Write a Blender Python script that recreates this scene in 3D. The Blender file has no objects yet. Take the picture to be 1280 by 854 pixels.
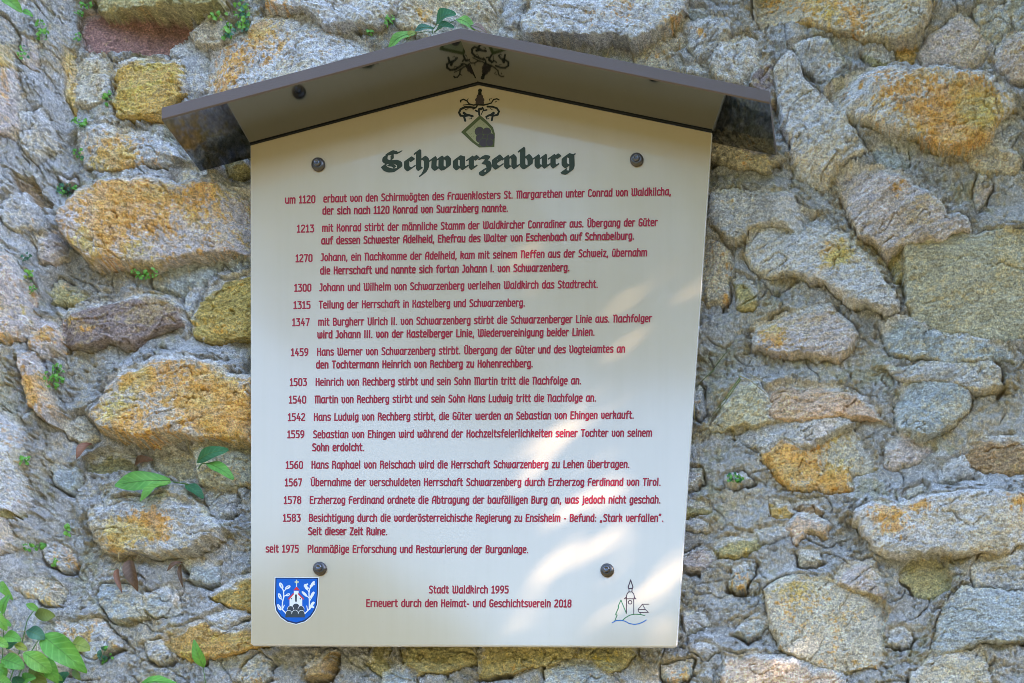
import bpy, math, random
import numpy as np
from mathutils import Vector

SC = bpy.context.scene
COL = SC.collection
RNG = np.random.default_rng(7)
random.seed(7)

# ----------------------------------------------------------------------------
# camera, sky, sun, exposure
# ----------------------------------------------------------------------------
S = 0.8 / 577.0            # metres per photo pixel on the face of the board
D = 2.40                   # camera to board face
PX, PY = 1108.0, 1345.0    # foot of the perpendicular from the camera (rising-front shot)
CAMX, CAMZ = (PX - 640) * S, 1.60


def P(px, py, y=0.0):
    """point at depth y (0 = face of the board, positive towards the wall)"""
    k = S * (D + y) / D
    return np.array([CAMX + (px - PX) * k, y, CAMZ + (PY - py) * k])


cam_d = bpy.data.cameras.new("camera")
cam = bpy.data.objects.new("camera", cam_d)
COL.objects.link(cam)
cam.location = (CAMX, -D, CAMZ)
cam.rotation_euler = (math.radians(90), 0, 0)
cam_d.sensor_width = 36.0
cam_d.lens = 36.0 * (D / S) / 1280.0
cam_d.shift_x = -(PX - 640) / 1280.0
cam_d.shift_y = (PY - 427) / 1280.0
cam_d.clip_start = 0.05
cam_d.clip_end = 6000
SC.camera = cam

SUN = Vector((0.76, -0.33, 0.56)).normalized()      # towards the sun
world = bpy.data.worlds.new("World")
SC.world = world
world.use_nodes = True
nt = world.node_tree
bg = nt.nodes["Background"]
sky = nt.nodes.new("ShaderNodeTexSky")
sky.sky_type = 'NISHITA'
sky.sun_disc = False
sky.sun_elevation = math.asin(SUN.z)
sky.sun_rotation = math.atan2(SUN.x, SUN.y)
sky.air_density = 1.0
sky.dust_density = 0.3
sky.ozone_density = 1.0
nt.links.new(sky.outputs[0], bg.inputs[0])
bg.inputs[1].default_value = 0.15

sun_d = bpy.data.lights.new("sun", 'SUN')
sun_d.energy = 2.0
sun_d.angle = math.radians(0.5)
sun_d.color = (1.0, 0.83, 0.64)
sun = bpy.data.objects.new("sun", sun_d)
COL.objects.link(sun)
sun.rotation_euler = (-SUN).to_track_quat('-Z', 'Y').to_euler()
sun.location = (6, -6, 9)

vs = SC.view_settings
vs.view_transform = 'Standard'
vs.look = 'None'
vs.gamma = 1.0
vs.use_curve_mapping = False
vs.exposure = 3.17
SC.cycles.filter_width = 0.9


# ----------------------------------------------------------------------------
# helpers
# ----------------------------------------------------------------------------
def empty(name, loc, label=None, cat=None, group=None, kind=None):
    o = bpy.data.objects.new(name, None)
    COL.objects.link(o)
    o.location = loc
    o.empty_display_size = 0.05
    tag(o, label, cat, group, kind)
    return o


def tag(o, label=None, cat=None, group=None, kind=None):
    if label: o["label"] = label
    if cat: o["category"] = cat
    if group: o["group"] = group
    if kind: o["kind"] = kind
    return o


ORIGIN = {}


def origin_of(o):
    return np.array(ORIGIN.get(o.name, (0, 0, 0))) if o else np.zeros(3)


def link_mesh(name, verts, faces, mats, parent=None, fmat=None, smooth=False, base=None):
    """verts in world coordinates -> one mesh object, local to its parent's origin"""
    v = np.asarray(verts, dtype=np.float64).reshape(-1, 3)
    if base is None:
        base = origin_of(parent)
    me = bpy.data.meshes.new(name)
    me.from_pydata([tuple(p) for p in (v - base)], [], [tuple(f) for f in faces])
    if not isinstance(mats, (list, tuple)): mats = [mats]
    for m in mats: me.materials.append(m)
    if fmat is not None:
        me.polygons.foreach_set("material_index", np.asarray(fmat, dtype=np.int32))
    if smooth:
        me.polygons.foreach_set("use_smooth", np.ones(len(me.polygons), dtype=bool))
    me.update()
    o = bpy.data.objects.new(name, me)
    COL.objects.link(o)
    if parent is not None:
        o.parent = parent
        ORIGIN[o.name] = tuple(base)
    else:
        o.location = tuple(base)
        ORIGIN[o.name] = tuple(base)
    return o


def thing(name, loc, label, cat, group=None, kind=None):
    o = empty(name, loc, label, cat, group, kind)
    ORIGIN[o.name] = tuple(loc)
    return o


class MB:
    """collects shapes for one mesh"""
    def __init__(self):
        self.v, self.f, self.m = [], [], []

    def add(self, verts, faces, mat=0):
        n = len(self.v)
        self.v += [tuple(p) for p in verts]
        self.f += [tuple(i + n for i in f) for f in faces]
        self.m += [mat] * len(faces)

    def lathe(self, c, axis, prof, n=28, mat=0):
        """prof: (radius, distance along axis)"""
        a = Vector(axis).normalized()
        u = a.orthogonal().normalized(); w = a.cross(u)
        c = Vector(c)
        vs_, fs = [], []
        for r, t in prof:
            for i in range(n):
                th = 2 * math.pi * i / n
                vs_.append(c + a * t + (u * math.cos(th) + w * math.sin(th)) * r)
        for j in range(len(prof) - 1):
            for i in range(n):
                k = (i + 1) % n
                fs.append((j * n + i, j * n + k, (j + 1) * n + k, (j + 1) * n + i))
        fs.append(tuple(range((len(prof) - 1) * n, len(prof) * n)))
        self.add(vs_, fs, mat)

    def tube(self, pts, radii, n=6, mat=0):
        pts = [Vector(p) for p in pts]
        if not isinstance(radii, (list, tuple)): radii = [radii] * len(pts)
        vs_, fs = [], []
        prev = None
        for j, p in enumerate(pts):
            t = (pts[min(j + 1, len(pts) - 1)] - pts[max(j - 1, 0)]).normalized()
            u = t.orthogonal().normalized() if prev is None else (prev - t * prev.dot(t)).normalized()
            prev = u
            w = t.cross(u)
            for i in range(n):
                th = 2 * math.pi * i / n
                vs_.append(p + (u * math.cos(th) + w * math.sin(th)) * radii[j])
        for j in range(len(pts) - 1):
            for i in range(n):
                k = (i + 1) % n
                fs.append((j * n + i, j * n + k, (j + 1) * n + k, (j + 1) * n + i))
        fs.append(tuple(range(n))[::-1]); fs.append(tuple(range((len(pts) - 1) * n, len(pts) * n)))
        self.add(vs_, fs, mat)

    def build(self, name, mats, parent=None, smooth=False):
        return link_mesh(name, self.v, self.f, mats, parent, self.m, smooth)


def mat(name, col, rough=0.6, metal=0.0, spec=0.5, coat=0.0, coat_r=0.05):
    m = bpy.data.materials.new(name)
    m.use_nodes = True
    b = m.node_tree.nodes["Principled BSDF"]
    b.inputs["Base Color"].default_value = (*col, 1)
    b.inputs["Roughness"].default_value = rough
    b.inputs["Metallic"].default_value = metal
    b.inputs["Specular IOR Level"].default_value = spec
    b.inputs["Coat Weight"].default_value = coat
    b.inputs["Coat Roughness"].default_value = coat_r
    return m


def nodes_of(m):
    t = m.node_tree
    return t, t.nodes, t.links, t.nodes["Principled BSDF"]


def noise_node(t, scale, detail=4, rough=0.6, vec=None):
    n = t.nodes.new("ShaderNodeTexNoise")
    n.inputs["Scale"].default_value = scale
    n.inputs["Detail"].default_value = detail
    n.inputs["Roughness"].default_value = rough
    if vec is not None: t.links.new(vec, n.inputs["Vector"])
    return n


def ramp_node(t, fac, stops):
    r = t.nodes.new("ShaderNodeValToRGB")
    e = r.color_ramp.elements
    while len(e) < len(stops): e.new(0.5)
    for el, (p, c) in zip(e, stops):
        el.position = p
        el.color = (*c, 1) if len(c) == 3 else c
    t.links.new(fac, r.inputs[0])
    return r


def mix_rgb(t, mode, fac, a, b):
    n = t.nodes.new("ShaderNodeMix")
    n.data_type = 'RGBA'; n.blend_type = mode
    if isinstance(fac, (int, float)): n.inputs[0].default_value = fac
    else: t.links.new(fac, n.inputs[0])
    for s, x in ((n.inputs[6], a), (n.inputs[7], b)):
        if isinstance(x, tuple): s.default_value = (*x, 1)
        else: t.links.new(x, s)
    return n.outputs[2]


# ----------------------------------------------------------------------------
# numpy noise
# ----------------------------------------------------------------------------
def _hash(ix, iy, seed):
    h = (ix.astype(np.int64) * 374761393 + iy.astype(np.int64) * 668265263 + seed * 974634777) & 0xFFFFFFFF
    h = ((h ^ (h >> 13)) * 1274126177) & 0xFFFFFFFF
    h = ((h ^ (h >> 16)) * 2246822519) & 0xFFFFFFFF
    return (h ^ (h >> 15)) & 0xFFFF


_ANG = np.linspace(0, 2 * np.pi, 65536, endpoint=False)
_GC, _GS = np.cos(_ANG), np.sin(_ANG)


def pn(x, y, seed=0):
    ix = np.floor(x); iy = np.floor(y)
    fx = x - ix; fy = y - iy
    ix = ix.astype(np.int64); iy = iy.astype(np.int64)
    u = fx * fx * fx * (fx * (fx * 6 - 15) + 10)
    v = fy * fy * fy * (fy * (fy * 6 - 15) + 10)

    def g(dx, dy):
        h = _hash(ix + dx, iy + dy, seed)
        return _GC[h] * (fx - dx) + _GS[h] * (fy - dy)
    a = g(0, 0); b = g(1, 0); c = g(0, 1); d = g(1, 1)
    return 1.5 * ((a + (b - a) * u) * (1 - v) + (c + (d - c) * u) * v)


def fbm(x, y, seed=0, octv=4, gain=0.5):
    r = 0; a = 1.0; n = 0
    for i in range(octv):
        r = r + a * pn(x * 2 ** i, y * 2 ** i, seed + i * 17)
        n += a; a *= gain
    return r / n


def sstep(a, b, x):
    t = np.clip((x - a) / (b - a), 0, 1)
    return t * t * (3 - 2 * t)


# ----------------------------------------------------------------------------
# ground
# ----------------------------------------------------------------------------
gm = mat("dry_grass_ground", (0.2, 0.16, 0.08), 0.95)
t, N, L, B = nodes_of(gm)
tc = N.new("ShaderNodeTexCoord")
n1 = noise_node(t, 1.3, 6, 0.65, tc.outputs["Object"])
n2 = noise_node(t, 40, 5, 0.7, tc.outputs["Object"])
r1 = ramp_node(t, n1.outputs[0], [(0.3, (0.06, 0.06, 0.018)), (0.5, (0.14, 0.12, 0.04)), (0.72, (0.20, 0.155, 0.066))])
r2 = ramp_node(t, n2.outputs[0], [(0.3, (0.5, 0.5, 0.5)), (0.7, (1.2, 1.2, 1.2))])
L.new(mix_rgb(t, 'MULTIPLY', 1.0, r1.outputs[0], r2.outputs[0]), B.inputs["Base Color"])
xs_ = np.concatenate([-np.geomspace(3000, 4, 14), np.linspace(-3, 3, 13), np.geomspace(4, 3000, 14)])
gv = [(x, y, 0.03 * math.sin(x * 1.3) * math.cos(y * 1.7) if abs(x) < 50 and abs(y) < 50 else 0.0) for y in xs_ for x in xs_]
nx_ = len(xs_)
gf = [(j * nx_ + i, j * nx_ + i + 1, (j + 1) * nx_ + i + 1, (j + 1) * nx_ + i) for j in range(nx_ - 1) for i in range(nx_ - 1)]
tag(link_mesh("ground", gv, gf, gm, smooth=True), kind="structure")

# added wooded ridge, unseen: darkens the lower part of the board's reflection
hv, hf = [], []
na = 121
for i in range(na):
    a = math.radians(-115 + 230 * i / (na - 1))
    top = 33 + 4 * math.sin(a * 5) + 2.5 * math.sin(a * 13 + 1) + 2.2 * math.sin(a * 31) + 1.5 * math.sin(a * 67 + 2)
    for r_, z_ in ((60, -.5), (66, 8), (74, .78 * top), (84, top), (130, top + 4), (260, -1)):
        hv.append((r_ * math.sin(a), -r_ * math.cos(a), z_ + (.7 * math.sin(i * 2.1 + r_) if z_ > 1 else 0)))
for i in range(na - 1):
    for j in range(5):
        hf.append((i * 6 + j, i * 6 + j + 1, (i + 1) * 6 + j + 1, (i + 1) * 6 + j))
hm = mat("added_ridge_woods", (.05, .08, .03), .95)
t, N, L, B = nodes_of(hm)
tc = N.new("ShaderNodeTexCoord")
n1 = noise_node(t, .35, 6, .7, tc.outputs["Object"])
r1 = ramp_node(t, n1.outputs[0], [(.35, (.025, .045, .015)), (.65, (.09, .12, .04))])
L.new(r1.outputs[0], B.inputs["Base Color"])
tag(link_mesh("added_ridge", hv, hf, hm, smooth=True), kind="structure")

# ----------------------------------------------------------------------------
# rubble wall
# ----------------------------------------------------------------------------
YW = 0.056          # mean mortar face behind the face of the board
CORNER = 92.0       # photo column where the left return of the wall begins


def ramp_h(X):
    """the masonry left of the inner corner comes forward"""
    xc = CAMX + (CORNER - PX) * S * (D + YW) / D
    t_ = np.maximum(xc - X, 0)
    return np.where(t_ < 0.35, 1.05 * t_, 0.3675 + 0.25 * (t_ - 0.35))


C = dict(
    g=(0.44, 0.435, 0.445), t=(0.51, 0.46, 0.38), p=(0.51, 0.45, 0.44), o=(0.50, 0.34, 0.13), l=(0.36, 0.32, 0.17),
    r=(0.30, 0.17, 0.15), b=(0.30, 0.21, 0.13), v=(0.27, 0.21, 0.195), w=(0.54, 0.53, 0.54), s=(0.38, 0.41, 0.43),
    k=(0.66, 0.50, 0.38))  # k holds sunlit peach; tint tones it down on other stones
# polygon, protrusion mm, colour, lichen amount, bedding angle deg, options
ST = [
 ([(104,16),(140,13),(190,22),(238,25),(244,35),(238,52),(218,59),(209,69),(175,70),(140,66),(110,64),(102,48)], -6,'r',0,0,dict(smooth=1,label="smooth reddish sandstone block")),
 ([(104,-24),(270,-24),(275,5),(262,17),(240,15),(200,9),(160,6),(112,3)], 40,'l',.15,5,dict()),
 ([(236,43),(252,29),(270,24),(287,28),(297,40),(283,50),(268,58),(243,56)], 22,'t',.1,20,dict()),
 ([(142,82),(150,75),(175,69),(200,70),(220,73),(226,80),(226,100),(231,122),(210,135),(197,150),(163,151),(141,142),(139,125),(143,115),(141,100)], 22,'o',.75,5,dict(label="ochre yellow block with layered face")),
 ([(95,82),(112,68),(132,70),(136,82),(133,100),(134,125),(115,140),(100,132),(94,112)], 8,'t',.1,70,dict()),
 ([(81,65),(89,65),(94,100),(97,130),(93,146),(85,120),(81,88)], 6,'o',.5,85,dict()),
 ([(96,162),(125,155),(162,160),(190,170),(216,186),(222,198),(190,202),(180,208),(140,213),(100,208),(95,186)], 24,'g',.35,-12,dict(sp=[(140,198,35,.9)])),
 ([(212,62),(235,56),(255,58),(262,70),(255,85),(257,115),(235,122),(228,98),(226,76)], 10,'g',0,60,dict()),
 ([(259,82),(265,70),(275,57),(310,43),(314,25),(324,20),(345,21),(363,26),(386,29),(406,33),(423,35),(437,43),(447,53),(470,62),(478,80),(470,110),(380,130),(300,140),(258,150),(257,115)], 18,'w',.35,25,dict(sp=[(320,45,35,.6),(280,95,35,.6)])),
 ([(327,-24),(330,2),(332,12),(347,15),(367,15),(386,19),(398,25),(406,32),(425,31),(445,31),(462,35),(473,37),(484,24),(496,6),(502,-24)], 26,'w',.18,-15,dict(sp=[(345,5,25,.6)])),
 ([(494,18),(502,6),(514,-24),(618,-24),(623,20),(624,36),(617,44),(606,46),(560,60),(520,50),(518,38),(504,41),(494,30)], 24,'t',.2,-20,dict(sp=[(528,18,14,.8)])),
 ([(626,-24),(660,-24),(660,2),(651,18),(649,35),(628,36),(626,24)], 14,'g',0,30,dict()),
 ([(622,40),(635,36),(649,36),(653,47),(645,52),(623,47)], 10,'g',0,0,dict()),
 ([(661,-24),(660,4),(651,25),(652,40),(662,46),(690,46),(715,49),(752,51),(790,50),(800,48),(812,46),(832,35),(852,20),(857,8),(858,-24)], 36,'w',.2,-18,dict(sp=[(845,25,16,.9),(770,10,30,.4)])),
 ([(855,35),(875,24),(912,25),(912,42),(898,62),(886,82),(875,78),(860,55)], 16,'g',.05,40,dict(sp=[(878,42,10,1.1)])),
 ([(886,86),(902,52),(930,41),(949,57),(948,78),(933,95),(932,108),(890,101)], 22,'w',.12,60,dict()),
 ([(934,107),(949,72),(957,66),(966,77),(968,117),(964,131),(955,131)], 26,'v',.05,75,dict()),
 ([(816,43),(830,38),(850,38),(857,50),(852,60),(830,65),(815,54)], 10,'t',.3,0,dict()),
 ([(793,65),(810,54),(830,60),(852,72),(854,92),(835,90),(808,80),(793,80)], 12,'t',.3,20,dict()),
 ([(855,85),(872,85),(885,95),(884,99),(856,93)], 12,'w',.2,20,dict()),
 ([(857,10),(880,12),(880,22),(860,26),(855,18)], 10,'s',0,0,dict()),
 ([(942,-24),(1166,-24),(1162,2),(1159,27),(1142,50),(1115,54),(1082,44),(1048,37),(1011,27),(944,22)], 24,'t',.42,14,dict(sp=[(1030,10,50,.4)])),
 ([(1038,104),(1065,84),(1105,81),(1149,81),(1203,84),(1236,87),(1270,124),(1243,155),(1213,181),(1186,185),(1136,165),(1085,148),(1045,134),(1031,118)], 42,'w',.35,18,dict(sp=[(1215,135,45,1.2),(1130,115,45,.55),(1180,165,40,.7)],label="large grey block with bright orange lichen")),
 ([(968,84),(988,64),(1001,97),(1038,128),(1062,155),(1082,191),(1052,205),(1038,222),(1031,240),(998,222),(981,168),(971,131)], 24,'w',.08,48,dict()),
 ([(991,57),(1031,49),(1058,77),(1062,87),(1031,101),(1001,84)], 14,'g',.15,45,dict()),
 ([(1179,37),(1199,17),(1220,30),(1236,57),(1223,81),(1152,81),(1146,67),(1162,47)], 12,'p',.0,60,dict(smooth=.5)),
 ([(1243,64),(1263,35),(1304,37),(1304,87),(1263,101),(1246,84)], 16,'p',.15,60,dict()),
 ([(1216,10),(1260,7),(1261,34),(1243,54),(1230,37)], 10,'s',0,30,dict()),
 ([(1264,-24),(1310,-24),(1310,30),(1270,33),(1262,10)], 14,'s',0,20,dict()),
 ([(1115,57),(1146,59),(1139,77),(1122,77)], 4,'o',.3,0,dict()),
 ([(1243,165),(1266,158),(1273,168),(1263,185),(1246,181)], 12,'g',.05,40,dict()),
 ([(1199,191),(1236,175),(1263,188),(1273,202),(1266,215),(1216,212)], 10,'t',.35,0,dict()),
 ([(886,168),(957,181),(971,202),(961,215),(927,210),(886,198)], 22,'t',.25,15,dict()),
 ([(1041,214),(1065,205),(1119,212),(1172,250),(1186,267),(1209,270),(1211,287),(1183,301),(1136,307),(1109,317),(1078,301),(1065,280),(1058,257)], 30,'p',.12,28,dict(sp=[(1125,235,22,.5)],strata=1.6)),
 ([(882,270),(885,240),(931,237),(984,240),(1015,267),(1001,290),(961,280),(937,284),(917,300),(900,290)], 34,'g',.1,15,dict()),
 ([(931,294),(951,285),(991,292),(1038,284),(1065,300),(1092,331),(1119,368),(1122,385),(1109,393),(1068,381),(1038,361),(991,341),(941,334),(932,314)], 36,'w',.08,25,dict(sp=[(1045,318,24,1.3)],label="slanting grey stone with an orange patch")),
 ([(1129,317),(1136,304),(1172,301),(1219,294),(1253,287),(1304,290),(1304,420),(1253,425),(1186,415),(1142,405),(1132,378)], 22,'t',.05,12,dict(smooth=.6,tint=(.82,.86,.80),label="large olive grey squared block")),
 ([(1109,317),(1127,314),(1129,344),(1119,348)], 12,'l',0,0,dict()),
 ([(919,344),(937,354),(946,368),(941,388),(924,388)], 14,'l',.1,30,dict()),
 ([(941,408),(961,398),(998,388),(1038,381),(1072,415),(1065,438),(1048,452),(1011,450),(961,447),(944,435)], 24,'p',.15,8,dict(sp=[(965,420,22,1.1)])),
 ([(1099,415),(1129,395),(1166,415),(1219,425),(1260,435),(1267,452),(1219,455),(1166,455),(1112,442)], 22,'s',.03,18,dict(strata=2.2)),
 ([(1105,462),(1186,455),(1250,462),(1253,482),(1219,489),(1172,479),(1125,479)], 24,'g',.1,8,dict(strata=2.0)),
 ([(874,304),(900,307),(914,324),(907,375),(880,381)], 8,'t',.4,80,dict()),
 ([(887,536),(900,511),(924,480),(947,477),(961,501),(959,521),(968,531),(890,539)], 18,'t',.15,30,dict(tint=(.95,.97,.88))),
 ([(959,487),(984,474),(1031,484),(1055,484),(1099,514),(1102,527),(1065,524),(1008,527),(984,529),(957,516)], 24,'k',.12,8,dict(tint=(.85,.82,.8))),
 ([(1119,497),(1146,470),(1172,477),(1209,487),(1211,511),(1199,524),(1172,546),(1142,544),(1119,531)], 24,'s',0,35,dict(label="bluish grey rounded stone")),
 ([(951,568),(974,549),(1001,561),(1038,544),(1062,538),(1082,564),(1095,585),(1065,595),(1062,615),(1031,615),(988,611),(964,588)], 12,'t',.5,40,dict(sp=[(985,575,38,1.0),(1040,605,25,.8)])),
 ([(917,541),(968,531),(1018,529),(1058,527),(1065,536),(1018,558),(998,561),(978,548),(957,563),(924,554)], 16,'g',.05,8,dict()),
 ([(1105,581),(1109,561),(1125,544),(1146,544),(1169,564),(1146,578),(1115,585)], 10,'p',0,35,dict()),
 ([(1201,568),(1223,544),(1253,544),(1304,564),(1304,588),(1253,591),(1219,585)], 10,'b',.05,10,dict(tint=(1.2,1.2,1.2))),
 ([(1065,645),(1075,628),(1105,625),(1129,632),(1172,615),(1304,613),(1304,665),(1266,685),(1209,689),(1125,694),(1099,689),(1078,669)], 46,'w',.06,12,dict(sp=[(1110,645,30,1.2),(1275,620,22,1.0),(1150,628,18,.8)],label="long pale grey block with yellow lichen")),
 ([(957,734),(991,721),(1038,724),(1065,738),(1109,755),(1099,835),(1052,842),(1011,832),(974,815),(961,768)], 18,'t',.35,60,dict(smooth=.4,sp=[(1000,745,30,.5)])),
 ([(1041,718),(1065,701),(1092,704),(1109,748),(1068,738),(1045,731)], 14,'p',0,30,dict()),
 ([(1161,818),(1169,795),(1186,751),(1203,731),(1236,741),(1304,748),(1304,798),(1219,808),(1172,818)], 26,'s',.02,-10,dict(smooth=.4)),
 ([(1213,718),(1230,701),(1304,697),(1304,744),(1240,734),(1216,731)], 16,'g',0,5,dict(strata=2)),
 ([(1125,724),(1136,711),(1183,714),(1186,728),(1162,751),(1146,741)], -4,'l',.2,20,dict(smooth=.5)),
 ([(905,818),(934,815),(968,822),(1011,835),(1048,842),(1065,875),(903,880)], 20,'k',.1,20,dict(label="stone at the foot of the picture painted in sunlit peach")),  # warm sunlight is put into this stone's colour
 ([(1139,842),(1169,820),(1230,818),(1240,849),(1230,880),(1139,880)], 14,'t',.0,10,dict()),
 ([(894,677),(944,667),(951,684),(927,694),(897,694)], 12,'l',.3,-5,dict()),
 ([(854,630),(884,627),(885,640),(860,645)], 10,'l',0,0,dict()),
 ([(856,650),(887,654),(884,662),(856,662)], 12,'g',0,0,dict()),
 ([(981,657),(1008,640),(1035,654),(1035,671),(1005,664),(994,681)], 10,'k',.4,35,dict(tint=(.8,.8,.8))),
 ([(994,630),(1018,627),(1031,637),(1011,647)], 8,'b',0,10,dict()),
 ([(961,627),(984,630),(991,644),(964,644)], 8,'o',.7,10,dict()),
 ([(944,664),(974,654),(984,667),(961,681),(947,677)], 12,'g',0,-30,dict()),
 ([(499,770),(596,770),(595,795),(592,825),(575,832),(550,840),(520,844),(505,832),(499,822)], 20,'l',.2,-12,dict(tint=(1.05,1.05,1))),
 ([(593,838),(609,770),(715,770),(716,822),(690,832),(650,838),(600,844),(592,843)], 24,'l',.35,-10,dict(tint=(1.15,1.1,1))),
 ([(719,775),(797,775),(792,822),(780,830),(772,840),(755,840),(740,828),(719,825)], 18,'l',.4,0,dict(tint=(1.1,1.1,1.1))),
 ([(380,838),(392,822),(410,812),(420,814),(412,832),(400,843),(385,850)], 22,'b',.1,45,dict(tint=(1.1,1.1,1))),
 ([(460,790),(485,790),(485,828),(472,840),(460,828)], 12,'l',.1,80,dict()),
 ([(475,838),(492,830),(512,840),(520,870),(475,870)], 14,'s',0,-30,dict()),
 ([(862,812),(882,805),(900,815),(882,828)], 14,'g',.1,-20,dict()),
 ([(715,830),(740,832),(762,848),(765,880),(675,880),(682,842)], 14,'s',.1,-10,dict()),
 ([(78,268),(100,237),(125,227),(175,220),(225,227),(250,217),(270,220),(283,227),(335,245),(335,305),(288,314),(225,320),(190,333),(160,333),(108,327),(82,305)], 42,'p',.5,-30,dict(sp=[(150,250,45,.8),(130,300,40,.5),(255,235,22,.7),(215,250,40,.4)],label="largest orange lichen block beside the board")),
 ([(72,390),(100,380),(140,372),(175,369),(215,372),(230,390),(231,408),(215,410),(175,432),(155,434),(137,425),(105,437),(72,428)], 24,'v',.1,10,dict(sp=[(88,400,12,.8),(110,415,16,.6)],label="dark purplish brown stone")),
 ([(240,398),(253,372),(275,347),(335,328),(335,425),(288,426),(265,432),(243,420)], 26,'o',.45,18,dict(tint=(.75,.85,.75),label="mustard yellow stone half behind the board")),
 ([(205,340),(260,332),(278,330),(260,350),(225,365),(190,360)], 10,'s',0,-15,dict()),
 ([(275,322),(335,314),(335,326),(283,338)], 12,'s',0,-10,dict()),
 ([(228,372),(238,362),(252,360),(240,395),(232,390)], 10,'g',0,70,dict()),
 ([(108,518),(120,498),(133,468),(170,455),(188,445),(225,445),(265,455),(288,465),(335,470),(335,548),(250,550),(208,543),(180,551),(140,543),(115,530)], 48,'p',.5,14,dict(sp=[(260,500,50,.7),(180,470,30,.6),(150,530,30,.6),(290,520,40,.7)],tint=(.95,.95,.85),label="big overhanging block with orange lichen")),
 ([(238,562),(250,557),(335,554),(335,607),(258,610),(248,595)], 20,'t',.25,5,dict(tint=(.8,.85,.8))),
 ([(193,575),(213,567),(235,572),(245,592),(240,600),(215,595),(195,585)], 2,'t',.1,10,dict(tint=(.7,.7,.6))),
 ([(108,580),(130,566),(165,572),(172,585),(143,590),(113,592)], -10,'l',.0,0,dict(tint=(.8,.8,.8))),
 ([(110,677),(104,657),(116,633),(155,621),(202,618),(244,627),(271,657),(265,671),(238,692),(184,692),(143,692),(122,686)], 40,'g',.05,6,dict(sp=[(195,655,28,1.3),(145,668,28,1.2)],strata=1.8,label="grey stone with a yellow lichen patch")),
 ([(262,743),(283,728),(335,715),(335,767),(280,761)], 18,'o',.4,10,dict(tint=(.8,.85,.8))),
 ([(122,749),(131,728),(175,737),(175,775),(149,778),(131,770)], 20,'s',0,15,dict(smooth=.5)),
 ([(177,743),(214,734),(220,767),(208,775),(178,767)], 14,'s',0,40,dict()),
 ([(196,796),(253,775),(275,790),(335,784),(335,810),(283,820),(226,823)], 16,'o',.5,15,dict(tint=(.9,.85,.85))),
 ([(178,805),(196,802),(211,823),(196,829),(184,820)], 12,'g',0,30,dict()),
 ([(256,618),(286,612),(289,639),(268,654)], 12,'g',.1,50,dict()),
 ([(253,770),(309,764),(312,775),(277,786),(259,780)], 18,'g',.05,5,dict()),
 ([(71,778),(119,773),(149,805),(107,823),(77,802)], 14,'w',.6,30,dict()),
 ([(229,707),(268,704),(268,725),(244,731)], 16,'s',0,10,dict()),
 ([(-24,85),(12,88),(20,110),(25,150),(10,165),(-24,165)], 22,'p',.45,60,dict()),
 ([(-24,50),(5,55),(12,80),(2,86),(-24,83)], 24,'o',.4,50,dict()),
 ([(-24,318),(10,320),(25,340),(33,370),(33,425),(20,425),(-24,415)], 26,'p',.45,70,dict()),
 ([(20,222),(40,230),(60,250),(66,263),(52,265),(35,247)], -8,'b',.0,45,dict()),
 ([(22,445),(40,445),(52,470),(60,500),(66,535),(50,525),(30,505),(20,475)], 34,'p',.45,60,dict(sp=[(48,490,22,1.0)])),
 ([(36,395),(70,400),(70,440),(50,450),(36,435)], 22,'p',.3,20,dict(sp=[(58,425,18,.7)])),
 ([(-24,510),(8,515),(18,540),(20,590),(25,630),(10,645),(-24,640)], 26,'w',.45,70,dict()),
 ([(0,250),(25,240),(42,262),(45,285),(20,290),(0,275)], 20,'g',.1,30,dict()),
 ([(40,300),(72,290),(75,320),(60,330),(45,325)], 18,'p',.3,20,dict()),
 ([(-10,633),(15,634),(22,640),(10,650),(-10,650)], 24,'l',.0,0,dict()),
 ([(25,150),(50,140),(62,165),(60,190),(40,200),(27,180)], 18,'g',.1,60,dict()),
 ([(72,220),(88,220),(89,230),(78,232)], 20,'p',.2,0,dict()),
 ([(27,45),(45,50),(48,80),(40,90),(28,75)], 16,'p',.1,70,dict()),
 ([(-24,655),(5,655),(7,690),(-24,700)], 22,'p',.05,70,dict()),
]

# --- grid, fine in the picture and coarser beyond it
STEP = 0.0019


def axis(lo, hi, far_lo, far_hi):
    core = np.arange(lo, hi + STEP, STEP)

    def grow(dist):
        out = []; d = STEP; p = 0
        while p < dist:
            d = min(d * 1.06, 0.0036 if p < .5 else 0.03); p += d; out.append(min(p, dist))
        return np.array(out)
    a = lo - grow(lo - far_lo)[::-1] if far_lo < lo else np.array([])
    b = hi + STEP + grow(far_hi - hi - STEP) if far_hi > hi else np.array([])
    return np.concatenate([a, core, b])


x_lo, z_lo = P(-12, 866, YW)[0], P(-12, 866, YW)[2]
x_hi, z_hi = P(1292, -12, YW)[0], P(1292, -12, YW)[2]
GX = axis(x_lo - .03, x_hi + .02, -2.6, 3.2)
GZ = axis(z_lo - .02, z_hi + .03, -0.05, 4.35)
NX, NZ = len(GX), len(GZ)
X, Z = np.meshgrid(GX, GZ)
X0 = X
X = X0 - 0.95 * ramp_h(X0)          # runs along the surface of the return, for all surface noise


def notch(a, b, seed):
    return np.abs(pn(a, b, seed)) - .3


WX = X0 + 0.0042 * pn(X / .045, Z / .045, 1) + 0.007 * notch(X / .052, Z / .052, 7) + 0.006 * notch(X / .022, Z / .022, 2) + 0.0022 * notch(X / .008, Z / .008, 3)
WZ = Z + 0.0042 * pn(X / .045, Z / .045, 4) + 0.007 * notch(X / .052, Z / .052, 8) + 0.006 * notch(X / .022, Z / .022, 5) + 0.0022 * notch(X / .008, Z / .008, 6)


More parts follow.
